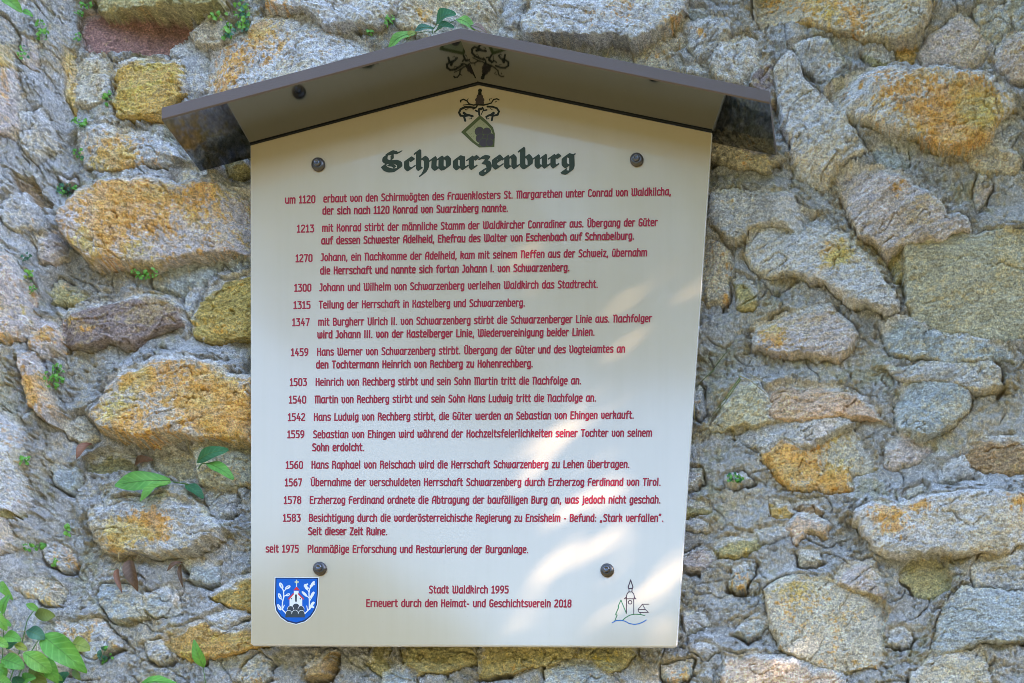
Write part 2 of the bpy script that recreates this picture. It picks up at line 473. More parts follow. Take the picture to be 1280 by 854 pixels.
def poly_sdf(poly, x, z):
    """signed distance, negative inside"""
    d2 = np.full(x.shape, 1e9); ins = np.zeros(x.shape, bool)
    n = len(poly)
    for i in range(n):
        ax, az = poly[i]; bx, bz = poly[(i + 1) % n]
        ex, ez = bx - ax, bz - az
        wx, wz = x - ax, z - az
        tt = np.clip((wx * ex + wz * ez) / (ex * ex + ez * ez + 1e-12), 0, 1)
        d2 = np.minimum(d2, (wx - ex * tt) ** 2 + (wz - ez * tt) ** 2)
        c = ((az > z) != (bz > z)) & (x < (bx - ax) * (z - az) / (bz - az + 1e-15) + ax)
        ins ^= c
    d = np.sqrt(d2)
    return np.where(ins, -d, d)


def smooth_poly(p):
    """one corner-cutting pass"""
    out = []
    n = len(p)
    for i in range(n):
        a = np.array(p[i]); b = np.array(p[(i + 1) % n])
        out += [a * .9 + b * .1, a * .1 + b * .9]
    return out


def wall_depth(px, py, h):
    """depth at which the sight line of a photo pixel meets the wall plane raised by h"""
    y = YW - h
    for _ in range(40):
        y = .6 * y + .4 * (YW - h - float(ramp_h(np.array(P(px, py, y)[0]))))
    return y


def poly_world(poly, h):
    out = []
    for px, py in poly:
        y = wall_depth(px, py, h)
        q = P(px, py, y)
        out.append((q[0], q[2]))
    return out


stones = []
for poly, hmm, c, li, ang, op in ST:
    stones.append((smooth_poly(poly_world(poly, max(hmm, 0) / 1000.)), hmm / 1000., c, li, ang, op))
# rubble the picture does not show (behind the board, beyond the frame)
keys = 'ggttpswlg'
occ = [(min(p[0] for p in s[0]) - .01, max(p[0] for p in s[0]) + .01, min(p[1] for p in s[0]) - .01, max(p[1] for p in s[0]) + .01) for s in stones]
fx0, fx1, fz0, fz1 = x_lo + .02, x_hi - .02, z_lo + .02, z_hi - .02
bl, br = P(330, 0)[0], P(870, 0)[0]
bz0, bz1 = P(0, 775)[2], P(0, 130)[2]
zz = 0.04; row = 0
rr = random.Random(3)
while zz < 4.3:
    rh = rr.uniform(.10, .19)
    xx = -2.55 + rr.uniform(0, .2)
    while xx < 3.1:
        rw = rr.uniform(.14, .36)
        x0, x1, z0, z1 = xx, xx + rw, zz, zz + rh
        visible = x1 > fx0 and x0 < fx1 and z1 > fz0 and z0 < fz1
        behind = x0 > bl and x1 < br and z0 > bz0 and z1 < bz1
        hit = any(x1 > o[0] and x0 < o[1] and z1 > o[2] and z0 < o[3] for o in occ)
        if (not visible or behind) and not hit:
            cx, cz = (x0 + x1) / 2, (z0 + z1) / 2
            poly = []
            for k in range(9):
                a = 2 * math.pi * k / 9 + rr.uniform(-.2, .2)
                ca, sa = math.cos(a), math.sin(a)
                q = 1 / max(abs(ca) ** 3 + abs(sa) ** 3, .4) ** (1 / 3)
                poly.append((cx + ca * q * rw * .47 * rr.uniform(.86, 1.02), cz + sa * q * rh * .45 * rr.uniform(.86, 1.02)))
            stones.append((smooth_poly(poly), rr.uniform(.010, .030), rr.choice(keys), rr.choice([0, .1, .2, .45]), rr.uniform(-25, 25), dict(auto=1)))
        xx += rw + rr.uniform(.01, .03)
    zz += rh + .012

# chips and pinning stones set in the mortar between the big ones
fr_ = random.Random(11)
cand = np.array([(fr_.uniform(fx0, fx1), fr_.uniform(fz0, fz1), fr_.uniform(.007, .026)) for _ in range(5000)])
clear = np.full(len(cand), 9.0)
for s_ in stones:
    clear = np.minimum(clear, poly_sdf(s_[0], cand[:, 0], cand[:, 1]))
got = []
for (x_, z_, r_), cl in sorted(zip(cand.tolist(), clear), key=lambda q: -q[0][2]):
    if cl < r_ * .95 + .003: continue
    if any((x_ - a) ** 2 + (z_ - b) ** 2 < (r_ * 1.25 + c_ + .004) ** 2 for a, b, c_ in got): continue
    got.append((x_, z_, r_ * 1.3))
    if len(got) > 75: break
    poly = []
    el = fr_.uniform(1.0, 1.7); ro = math.radians(fr_.uniform(-35, 35)) + (0 if fr_.random() < .8 else 1.4)
    for q_ in range(6):
        a = 2 * math.pi * q_ / 6 + fr_.uniform(-.4, .4); rad = r_ * fr_.uniform(.7, 1.2)
        u_, v_ = math.cos(a) * rad * el, math.sin(a) * rad
        poly.append((x_ + u_ * math.cos(ro) - v_ * math.sin(ro), z_ + u_ * math.sin(ro) + v_ * math.cos(ro)))
    stones.append((poly, fr_.uniform(.004, .012), fr_.choice('gggsstpwl'), fr_.choice([0, 0, .05, .2, .5]), math.degrees(ro), dict(auto=1, frag=1)))

# --- heights
big = .014 * np.clip((CAMX + (CORNER - PX) * S - X0) / .05, 0, 1) * (pn(X / .09, Z / .13, 19) + .6 * np.abs(pn(X / .05, Z / .06, 20))) + 0.006 * pn(X / .27, Z / .27, 11) + 0.004 * pn(X / .11, Z / .11, 12)
wx_ = .006 * pn(X / .03, Z / .03, 13); wz_ = .006 * pn(X / .03, Z / .03, 14)
XA, ZA = X + wx_, Z + wz_
crumb = sstep(-.42, .28, fbm(X / .12, Z / .09, 15, 3))           # crumbled against trowelled mortar
slabs = np.abs(pn(XA / .10, ZA / .07, 16)) + .5 * pn(X / .045 + 7, Z / .035, 17)
lump = fbm(X / .024, Z / .021, 21, 5, .68)
grain = fbm(X / .0075, Z / .0065, 22, 3, .75)
nod = sstep(.05, .5, pn(X / .012, Z / .011, 25)) * sstep(-.1, .4, pn(X / .05, Z / .05, 26))
mort = .010 * slabs + .003 + crumb * (.0060 * lump + .0040 * grain + .0020 * nod + .0022 * pn(X / .0042, Z / .0040, 39)) + (1 - crumb) * (.0022 * lump + .0011 * grain)
# ragged cracks and pits in the mortar
cr = np.abs(pn(XA / .085, ZA / .05, 33))
mort -= (.004 + .006 * crumb) * sstep(.035, .0, cr) * sstep(-.2, .2, pn(X / .1, Z / .1, 36))
pit = pn(X / .017, Z / .013, 34)
mort -= 0.008 * sstep(.5, .8, pit) * crumb
mort -= .0062 * sstep(.22, .5, pn(X / .0088, Z / .0080, 37)) * crumb * sstep(-.3, .3, pn(X / .06, Z / .05, 38))
H = mort + big
ID = np.zeros(X.shape, np.int32)
HS = np.full(X.shape, -1.0)
TI = np.zeros(X.shape + (3,))
m_n = fbm(X / .06, Z / .06, 41, 3); m_f = pn(X / .009, Z / .009, 42)
mcol = np.array([0.475, 0.465, 0.468])[None, None] * (1 + .22 * m_n + .16 * m_f)[..., None]
yel = sstep(.12, .5, fbm(X / .10, Z / .10, 43, 3) + .45 * pn(X / .012, Z / .012, 44))
mcol = mcol * (1 - .55 * yel[..., None]) + .55 * yel[..., None] * np.array([.38, .35, .20])
pale = sstep(.35, .7, fbm(X / .05, Z / .05, 46, 3))
mcol = mcol * (1 - .4 * pale[..., None]) + .4 * pale[..., None] * np.array([.55, .54, .55])
UP = np.zeros(X.shape)       # vertices drawn up under a stone, so that it overhangs
# ochre lichen film that runs on over stones and joints alike
OCH = sstep(.02, .42, fbm(X / .15, Z / .10, 61, 4, .6) + .35 * pn(X / .012, Z / .010, 62) + .30 * pn(X / .005, Z / .005, 63))[..., None]
adj = np.zeros(X.shape)      # mortar change near stones
DOUT = np.full(X.shape, 1.0)
LI_ORANGE = np.array([.635, .33, .06]); LI_YEL = np.array([.55, .43, .12])
for k, (poly, h, c, li, ang, op) in enumerate(stones, 1):
    pxs = [q[0] for q in poly]; pzs = [q[1] for q in poly]
    M = .05
    i0, i1 = np.searchsorted(GX, [min(pxs) - M, max(pxs) + M]); j0, j1 = np.searchsorted(GZ, [min(pzs) - M, max(pzs) + M])
    if i1 - i0 < 3 or j1 - j0 < 3: continue
    sl = np.s_[j0:j1, i0:i1]
    x, z = X[sl], Z[sl]
    xg = X0[sl]
    d = poly_sdf(poly, WX[sl], WZ[sl]) - (.0048 if not op.get('frag') else 0)
    r_ = random.Random(k * 13)
    ca, sa = math.cos(math.radians(ang)), math.sin(math.radians(ang))
    u = (x * ca + z * sa); v = (-x * sa + z * ca)
    sm = op.get('smooth', 0)
    rough = 1 - .75 * sm
    din = np.maximum(-d, 0)
    size = max(din.max(), .004)
    cx, cz = np.mean(pxs), np.mean(pzs)
    # broken block: quick rise at the rim, a flat face, corners struck off by planes
    gd = np.gradient(d, axis=0)
    gz = np.clip(gd / np.maximum(np.gradient(z, axis=0), 1e-6), -1, 1)      # +1 at the upper rim
    e = (.0032 + .0035 * np.clip(gz, 0, 1) + .002 * pn(x / .02, z / .02, k))
    rise = 1 - np.exp(-(din / np.maximum(e, .002)) ** 1.3)
    face = np.ones_like(d) * abs(h) * 1.06
    wd_, hg_ = max(pxs) - min(pxs), max(pzs) - min(pzs)
    for _ in range(4 if not op.get('frag') else 2):
        th = r_.uniform(0, 2 * math.pi); sl_ = r_.uniform(.12, .6) * (1 - .6 * sm)
        ext = .5 * math.hypot(wd_ * math.cos(th), hg_ * math.sin(th)); off = ext * r_.uniform(.55, .95)
        pr = (xg - cx) * math.cos(th) + (z - cz) * math.sin(th) + .006 * pn(x / .03, z / .03, k + 50)
        face = np.minimum(face, abs(h) * 1.06 - sl_ * np.maximum(pr - off, 0))
    face = np.maximum(face, abs(h) * .35)
    lvl = .85 * max(h, 0) * np.clip(.35 + gz, 0, 1) * np.exp(-din / .03)      # mortar banked up along the upper rim
    hh = lvl + (face - lvl) * rise if h > 0 else h * np.ones_like(d)
    hh = hh - .0022 * np.exp(-din / .002)
    tilt = r_.uniform(-.09, .09) * (xg - cx) + (r_.uniform(-.13, .01)) * (z - cz)
    ls = []
    for _ in range(6):
        th = r_.uniform(0, 2 * math.pi); g_ = r_.uniform(.05, .30)
        ox, oz = cx + r_.uniform(-.35, .35) * wd_, cz + r_.uniform(-.35, .35) * hg_
        ls.append(g_ * ((xg - ox) * math.cos(th) + (z - oz) * math.sin(th)))
    planar = np.minimum(np.minimum(np.maximum(ls[0], ls[1]), np.maximum(ls[2], ls[3])), np.maximum(ls[4], ls[5]))
    planar = np.clip(planar, -.011, .009)
    facet = .28 * (np.abs(pn(u / .07, v / .035, k + 300)) - .3)
    q = v / .011 + 1.3 * pn(u / .05, v / .03, k + 500)
    fr = q - np.floor(q)
    strata = (fr ** 1.8) * sstep(-.25, .25, pn(u / .055, v / .022, k + 520)) * op.get('strata', 1.0)
    tex = tilt + rough * (.85 * planar + .0105 * facet + .0024 * strata + .0021 * pn(u / .017, v / .010, k + 600) + .0015 * pn(u / .0075, v / .005, k + 700)) + .0009 * pn(x / .0038, z / .0034, k + 800) * (.4 + .6 * rough)
    crk = np.abs(pn(u / .12 + .5 * pn(u / .03, v / .03, k + 810), v / .045, k + 820))
    tex -= rough * .0065 * sstep(.035, 0, crk) * sstep(-.35, .15, pn(u / .08, v / .06, k + 830))
    crk2 = np.abs(pn(u / .05 + .4 * pn(u / .012, v / .012, k + 840), v / .014, k + 850))
    tex -= rough * .0032 * sstep(.05, 0, crk2) * sstep(-.1, .35, pn(u / .05, v / .03, k + 860))
    tex -= rough * .0026 * sstep(.28, .55, pn(x / .0085, z / .0065, k + 870)) * sstep(0, .4, pn(x / .05, z / .04, k + 880))
    hh = hh + tex * np.clip(din / .006, 0.15, 1) + big[sl]
    ins = (d < 0) & (hh > HS[sl])
    HS[sl] = np.where(ins, hh, HS[sl]); ID[sl] = np.where(ins, k, ID[sl])
    # colour (noise runs on round the flanks of the stone)
    v = v - 1.1 * hh; zc = z - 1.1 * hh
    base = np.array(C[c]) * np.array(op.get('tint', (1, 1, 1)))
    n1 = fbm(u / .05, v / .02, k + 900, 3); n2 = pn(u / .008, v / .005, k + 950)
    colr = base * (1 + (.30 * n1 + .20 * n2 + .10 * pn(x / .004, zc / .004, k + 970))[..., None])
    warm = sstep(-.1, .5, fbm(x / .07, z / .07, k + 1000, 2))[..., None]
    colr = colr * (1 - .18 * warm) + .18 * warm * colr * np.array([1.18, .98, .78])
    lm = fbm(u / .06, v / .035, k + 1100, 3) * .8 + .6 * pn(x / .012, zc / .008, k + 1150) + .6 * pn(x / .0052, zc / .0045, k + 1160)
    bias = (li - .52) * 1.5
    for (sx, sy, sr, sw) in op.get('sp', []):
        q3 = P(sx, sy, wall_depth(sx, sy, max(h, 0)))
        bias = bias + sw * 1.5 * np.exp(-(((xg - q3[0]) ** 2 + ((z - q3[2]) * 1.25) ** 2) / (sr * S) ** 2))
    lk = sstep(0.0, .6, lm + bias)[..., None] * (.86 - .2 * sstep(-.2, .5, pn(x / .02, z / .02, k + 1170)))[..., None]
    lc = LI_ORANGE + (LI_YEL - LI_ORANGE) * sstep(-.2, .5, fbm(x / .09, z / .09, k + 1200, 2) + (.35 if c in 'lo' else -.1))[..., None]
    lc = lc * (1 + .25 * n2[..., None])
    colr = colr * (1 - lk) + lk * lc
    # olive tint, in patches, mostly round the rim of a stone
    olv = (sstep(.010, .0, din) * sstep(-.35, .3, pn(x / .05, z / .05, k + 1300)))[..., None] * .42
    colr = colr * (1 - olv) + olv * np.array([.34, .32, .20])
    # mortar smeared over the upper rim
    smr = sstep(.15, .55, .5 * sstep(.022, .0, din) * np.clip(gz + .55, 0, 1) * 1.6 + .45 * fbm(x / .03, z / .022, k + 1400, 3) - .02)[..., None] * ((.85 if cx > P(95, 0)[0] else .4) if not sm else .25)
    colr = colr * (1 - smr) + smr * mcol[sl] * 1.12
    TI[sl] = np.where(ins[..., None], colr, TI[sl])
    dout = np.maximum(d, 0)
    hp = max(h, 0)
    near = np.exp(-(dout / .022)) * np.clip(.35 + gz, 0, 1) * .85 * hp
    under = np.exp(-(dout / .008) ** 1.5) * np.clip(-gz + .05, 0, 1) * (.019 + .6 * hp) * (.35 + .65 * sstep(-.3, .3, pn(x / .06, z / .06, k + 1500)))
    side = np.exp(-(dout / .0032) ** 2) * (.005 + .015 * sstep(-.15, .3, pn(x / .07, z / .07, k + 1550)))
    if h > .012:
        cu = min(.013, .38 * h) * np.clip(-gz * 1.3 - .1, 0, 1) * (.45 + .75 * sstep(-.3, .3, pn(x / .05, z / .05, k + 1570)))
        dzu = np.where(d < 0, cu * np.exp(-(din / .0042) ** 1.2), cu * np.exp(-dout / .013))
        UP[sl] = np.where(np.where(ID[sl] == k, d < 0, d >= 0), np.maximum(UP[sl], dzu), UP[sl])
    a = adj[sl]
    adj[sl] = np.where(dout > 0, np.maximum(a, near) - under - side, a)
    DOUT[sl] = np.minimum(DOUT[sl], np.where(d > 0, d, 0))
isst = ID > 0
H = np.where(isst, HS, H + adj)
# mortar sometimes laps over a stone
lap = (mort + big + adj + .004) * 1.0
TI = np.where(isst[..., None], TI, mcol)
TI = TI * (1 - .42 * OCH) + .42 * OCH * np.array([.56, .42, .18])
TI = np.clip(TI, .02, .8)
X = X0
RAMP = ramp_h(X)
Y = YW - H - RAMP
# along the top of the ruin the courses end raggedly
VX = X - .0 * X
UP = (UP + np.roll(UP, 1, 0) + np.roll(UP, -1, 0) + np.roll(UP, 1, 1) + np.roll(UP, -1, 1)) / 5
VZ = Z + UP
verts = np.stack([VX, Y, VZ], -1).reshape(-1, 3)
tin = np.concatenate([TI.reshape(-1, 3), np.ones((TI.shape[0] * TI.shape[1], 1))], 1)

# faces by owner
fid = ID[:-1, :-1]
jj, ii = np.meshgrid(np.arange(NZ - 1), np.arange(NX - 1), indexing='ij')
quads = np.stack([jj * NX + ii, jj * NX + ii + 1, (jj + 1) * NX + ii + 1, (jj + 1) * NX + ii], -1)
qv = quads.reshape(-1, 4); fo = fid.reshape(-1)


def masonry_material(name, grain, rough_bump, fine_bump, dark, light, bed=1.0):
    m = mat(name, (.35, .35, .35), 0.92, spec=.25)
    t, N, L, B = nodes_of(m)
    at = N.new("ShaderNodeAttribute"); at.attribute_name = "tint"
    tc = N.new("ShaderNodeTexCoord")
    mp = N.new("ShaderNodeMapping")
    mp.inputs["Rotation"].default_value = (0, math.radians(-9), 0)
    mp.inputs["Scale"].default_value = (1, 1, bed)
    L.new(tc.outputs["Object"], mp.inputs["Vector"])
    na = noise_node(t, grain, 6, 0.72, mp.outputs[0])
    nb = noise_node(t, grain * 3.2, 4, 0.7, tc.outputs["Object"])
    vo = N.new("ShaderNodeTexVoronoi"); vo.inputs["Scale"].default_value = grain * 1.7
    L.new(tc.outputs["Object"], vo.inputs["Vector"])
    ra = ramp_node(t, na.outputs[0], [(.28, (dark, dark, dark)), (.5, (1, 1, 1)), (.74, (light, light, light))])
    rb = ramp_node(t, nb.outputs[0], [(.30, (.62, .62, .66)), (.52, (1.55, 1.55, 1.57)), (.70, (2.45, 2.45, 2.45))])
    rv = ramp_node(t, vo.outputs["Color"], [(0.0, (.86, .86, .90)), (.5, (1, 1, 1)), (1.0, (1.14, 1.12, 1.06))])
    c1 = mix_rgb(t, 'MULTIPLY', 1.0, at.outputs["Color"], ra.outputs[0])
    c2 = mix_rgb(t, 'MULTIPLY', 1.0, c1, rb.outputs[0])
    c3 = mix_rgb(t, 'MULTIPLY', 1.0, c2, rv.outputs[0])
    L.new(c3, B.inputs["Base Color"])
    bp = N.new("ShaderNodeBump"); bp.inputs["Strength"].default_value = rough_bump; bp.inputs["Distance"].default_value = .008
    L.new(na.outputs[0], bp.inputs["Height"])
    bp2 = N.new("ShaderNodeBump"); bp2.inputs["Strength"].default_value = fine_bump; bp2.inputs["Distance"].default_value = .0032
    L.new(nb.outputs[0], bp2.inputs["Height"]); L.new(bp.outputs[0], bp2.inputs["Normal"])
    L.new(bp2.outputs[0], B.inputs["Normal"])
    return m


M_STONE = masonry_material("lichen_grown_stone", 105, .85, .8, .52, 1.5, 2.3)
M_MORTAR = masonry_material("crumbling_lime_mortar", 185, 1.0, 1.0, .42, 1.55)

wall = thing("stone_wall", (0, .3, 0), "old rubble stone wall with crumbling grey mortar and orange lichen behind the board", "wall", kind="thing")


def submesh(name, sel, material, label=None, kind=None):
    f = qv[sel]
    used, inv = np.unique(f, return_inverse=True)
    inv = inv.reshape(f.shape)
    v = verts[used] - np.array(ORIGIN[wall.name])
    me = bpy.data.meshes.new(name)
    me.vertices.add(len(used)); me.vertices.foreach_set("co", v.ravel())
    nf = len(f)
    me.loops.add(nf * 4); me.loops.foreach_set("vertex_index", inv.ravel().astype(np.int32))
    me.polygons.add(nf); me.polygons.foreach_set("loop_start", np.arange(0, nf * 4, 4, dtype=np.int32))
    me.polygons.foreach_set("use_smooth", np.ones(nf, bool))
    me.update(calc_edges=True); me.validate()
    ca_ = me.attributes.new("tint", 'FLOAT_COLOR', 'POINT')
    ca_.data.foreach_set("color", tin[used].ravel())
    me.materials.append(material)
    o = bpy.data.objects.new(name, me); COL.objects.link(o); o.parent = wall
    if label: o["label"] = label
    if kind: o["kind"] = kind
    return o


submesh("mortar", fo == 0, M_MORTAR)
counts = []
vx, vz = verts[qv[:, 0], 0], verts[qv[:, 0], 2]
inframe = (vx > P(0, 0, YW)[0]) & (vx < P(1280, 0, YW)[0]) & (vz > P(0, 854, YW)[2]) & (vz < P(0, 0, YW)[2])
nb_ = np.bincount(fo[inframe], minlength=len(stones) + 1)
traced = [k for k in range(1, len(stones) + 1) if not stones[k - 1][5].get('auto') and (fo == k).any()]
keep = sorted(traced, key=lambda k: -nb_[k])[:100]
for k in keep:
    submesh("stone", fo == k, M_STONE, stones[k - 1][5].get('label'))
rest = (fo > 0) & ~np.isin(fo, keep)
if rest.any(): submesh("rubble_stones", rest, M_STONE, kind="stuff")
# solid body of the wall behind the face
mb = MB()
x0, x1, y0, y1, z0, z1 = -2.6, 3.2, YW + .05, YW + .75, -.05, 4.34
mb.add([(x0, y0, z0), (x1, y0, z0), (x1, y1, z0), (x0, y1, z0), (x0, y0, z1), (x1, y0, z1), (x1, y1, z1), (x0, y1, z1)],
       [(0, 3, 2, 1), (4, 5, 6, 7), (0, 1, 5, 4), (1, 2, 6, 5), (2, 3, 7, 6), (3, 0, 4, 7)])
m_core = mat("rubble_core", (.30, .29, .28), .95)
mb.build("wall_core", m_core, wall)

# ----------------------------------------------------------------------------
# the information board
# ----------------------------------------------------------------------------
board = thing("information_board", tuple(P(580, 806)), "cream gabled information board with red German history text on the stone wall", "sign")


def gloss(name, col, rough=.45, coat=.05):
    m = mat(name, col, rough, spec=.5 if coat > .5 else .22, coat=coat, coat_r=.11)
    m.node_tree.nodes["Principled BSDF"].inputs["Coat IOR"].default_value = 1.8
    return m


m_panel = gloss("cream_lacquer_panel", (.56, .535, .445), .35, 1.0)
t, N, L, B = nodes_of(m_panel)
tc = N.new("ShaderNodeTexCoord")
nn = noise_node(t, 5, 5, .6, tc.outputs["Object"])
rr_ = ramp_node(t, nn.outputs[0], [(.3, (.505, .395, .258)), (.7, (.525, .412, .272))])
mp = N.new("ShaderNodeMapping"); mp.inputs["Scale"].default_value = (38, 1, 1.6)
L.new(tc.outputs["Object"], mp.inputs["Vector"])
ns = noise_node(t, 1.0, 5, .65, mp.outputs[0])
rs = ramp_node(t, ns.outputs[0], [(.42, (1, 1, 1)), (.75, (.97, .965, .95))])
nd = noise_node(t, 260, 2, .5, tc.outputs["Object"])
rd = ramp_node(t, nd.outputs[0], [(.74, (1, 1, 1)), (.80, (.86, .84, .80))])
L.new(mix_rgb(t, 'MULTIPLY', 1.0, mix_rgb(t, 'MULTIPLY', 1.0, rr_.outputs[0], rs.outputs[0]), rd.outputs[0]), B.inputs["Base Color"])
m_edge = mat("pale_panel_edge", (.70, .68, .68), .5)


def inset_poly(pts, r):
    c = np.mean(np.array(pts), 0)
    out = []
    n = len(pts)
    P2 = [np.array(p) for p in pts]
    for i in range(n):
        a, b, d_ = P2[i - 1], P2[i], P2[(i + 1) % n]
        e1 = (b - a) / np.linalg.norm(b - a); e2 = (d_ - b) / np.linalg.norm(d_ - b)
        n1 = np.array([-e1[1], e1[0]]); n2 = np.array([-e2[1], e2[0]])
        if np.dot(n1, c - b) < 0: n1 = -n1
        if np.dot(n2, c - b) < 0: n2 = -n2
        k = (n1 + n2) / (1 + np.dot(n1, n2))
        out.append(tuple(b + k * r))
    return out


def slab(outline, y_front, y_back, bevel, mats, name, parent, fm_front=0, fm_side=1):
    """outline: list of (X,Z) world; front chamfer"""
    ins = inset_poly(outline, bevel)
    n = len(outline)
    v = [(x, y_front, z) for x, z in ins] + [(x, y_front + bevel, z) for x, z in outline] + [(x, y_back, z) for x, z in outline]
    f = [tuple(range(n))]
    fm = [fm_front]
    for i in range(n):
        k = (i + 1) % n
        f.append((i, n + i, n + k, k)); fm.append(fm_side)
        f.append((n + i, 2 * n + i, 2 * n + k, n + k)); fm.append(fm_side)
    f.append(tuple(range(2 * n, 3 * n))[::-1]); fm.append(fm_side)
    return link_mesh(name, v, f, mats, parent, fm)


def xz(px, py, y=0.0):
    q = P(px, py, y); return (q[0], q[2])


# rounded lower corners
outl = [(598, 106), (313, 181), (313.6, 804), (315.5, 806.4), (842, 808.2), (845.2, 807), (846.2, 803.5), (890, 166)]
panel = slab([xz(*p) for p in outl], 0.0, .007, .0009, [m_panel, m_edge], "panel", board)

# gabled canopy: folded sheet whose polished underside mirrors the board
m_fascia = mat("brown_textured_powder_coat", (.135, .098, .088), .45, spec=.35)
t, N, L, B = nodes_of(m_fascia)
tc = N.new("ShaderNodeTexCoord")
nn = noise_node(t, 420, 3, .6, tc.outputs["Object"])
bp = N.new("ShaderNodeBump"); bp.inputs["Strength"].default_value = .45; bp.inputs["Distance"].default_value = .0012
L.new(nn.outputs[0], bp.inputs["Height"]); L.new(bp.outputs[0], B.inputs["Normal"])
m_under = mat("polished_brown_sheet", (.25, .262, .285), .08, metal=1.0)
t, N, L, B = nodes_of(m_under)
tc = N.new("ShaderNodeTexCoord")
nn = noise_node(t, 9, 4, .6, tc.outputs["Object"])
r0 = ramp_node(t, nn.outputs[0], [(.35, (.055, .055, .055)), (.75, (.12, .12, .12))])
L.new(r0.outputs[0], B.inputs["Roughness"])
DEP = .1005
LB, AB, RB = (240, 200), (598, 104.6), (968, 180)


def w3(p, y): return Vector((P(p[0], p[1])[0], y, P(p[0], p[1])[2]))


TH = .0215
mb = MB()
sec = [w3(LB, 0), w3(AB, 0), w3(RB, 0)]
ybk, yfr = .030, -DEP
for mat_i, zoff in ((1, 0.0),):
    pass
# underside, fascia, top, ends as one solid with a small chamfer along the lower front edge
ch = .0018
und_b = [Vector((p.x, ybk, p.z)) for p in sec]
und_f = [Vector((p.x, yfr + ch, p.z)) for p in sec]
fas_l = [Vector((p.x, yfr, p.z + ch)) for p in sec]
fas_t = [Vector((p.x, yfr, p.z + TH - ch)) for p in sec]
top_f = [Vector((p.x, yfr + ch, p.z + TH)) for p in sec]
top_b = [Vector((p.x, ybk, p.z + TH)) for p in sec]
rings = [und_b, und_f, fas_l, fas_t, top_f, top_b]
vv = [p for r in rings for p in r]
ff, fm = [], []
for r in range(5):
    for i in range(2):
        ff.append((r * 3 + i, r * 3 + i + 1, (r + 1) * 3 + i + 1, (r + 1) * 3 + i)); fm.append(1 if r == 0 else 0)
for i in range(2):
    ff.append((5 * 3 + i, 5 * 3 + i + 1, i + 1, i)); fm.append(0)
ff.append(tuple(r * 3 for r in range(6))); fm.append(0)
ff.append(tuple(r * 3 + 2 for r in range(6))[::-1]); fm.append(0)
canopy = link_mesh("canopy", vv, ff, [m_fascia, m_under], board, fm)
# dark joint between canopy and panel
m_seal = mat("black_joint_seal", (.012, .012, .012), .7)
mb = MB()
for a, b in (((313, 180.6), AB), (AB, (890, 163.9))):
    p, q = w3(a, 0), w3(b, 0)
    dz0, dz1, yf = -.0002, -.0024, -.0015
    mb.add([(p.x, yf, p.z + dz0), (q.x, yf, q.z + dz0), (q.x, yf, q.z + dz1), (p.x, yf, p.z + dz1),
            (p.x, -.0003, p.z + dz0), (q.x, -.0003, q.z + dz0), (q.x, -.0003, q.z + dz1), (p.x, -.0003, p.z + dz1)],
           [(0, 1, 2, 3), (0, 4, 5, 1), (3, 2, 6, 7), (0, 3, 7, 4), (1, 5, 6, 2), (4, 7, 6, 5)])
mb.build("joint_seal", m_seal, board)

# spacers that carry the panel off the wall
m_steel = mat("dull_steel", (.25, .25, .26), .4, metal=1)
for px, py in ((398, 206), (796, 200), (400, 711), (759, 713)):
    c = P(px, py)
    mb = MB(); mb.lathe((c[0], .0072, c[2]), (0, 1, 0), [(.0001, 0), (.009, 0), (.009, .075), (.0001, .075)], 16)
    mb.build("spacer", m_steel, board)
# bolts
m_wash = mat("dark_bronze_washer", (.115, .10, .095), .33, metal=.85)
m_head = mat("dark_bolt_head", (.15, .145, .165), .28, metal=.9)
for px, py in ((398, 206), (796, 200), (400, 711), (759, 713)):
    c = P(px, py, -.001)
    bolt = MB()
    bolt.lathe((c[0], -.0002, c[2]), (0, -1, 0), [(.0112, 0), (.0118, .0006), (.0117, .0022), (.0108, .0038), (.0088, .0052), (.0066, .0058), (.0062, .0056)], 40)
    bo = bolt.build("bolt", m_wash, board, True)
    hd = MB()
    hd.lathe((c[0] - .0002, -.0052, c[2]), (0, -1, 0), [(.0060, 0), (.0061, .0018), (.0055, .0034), (.0042, .0042), (.0027, .0044), (.0025, .0030), (.0008, .0028)], 24)
    ho = link_mesh("bolt_head", hd.v, hd.f, m_head, bo, hd.m, True, base=origin_of(bo))


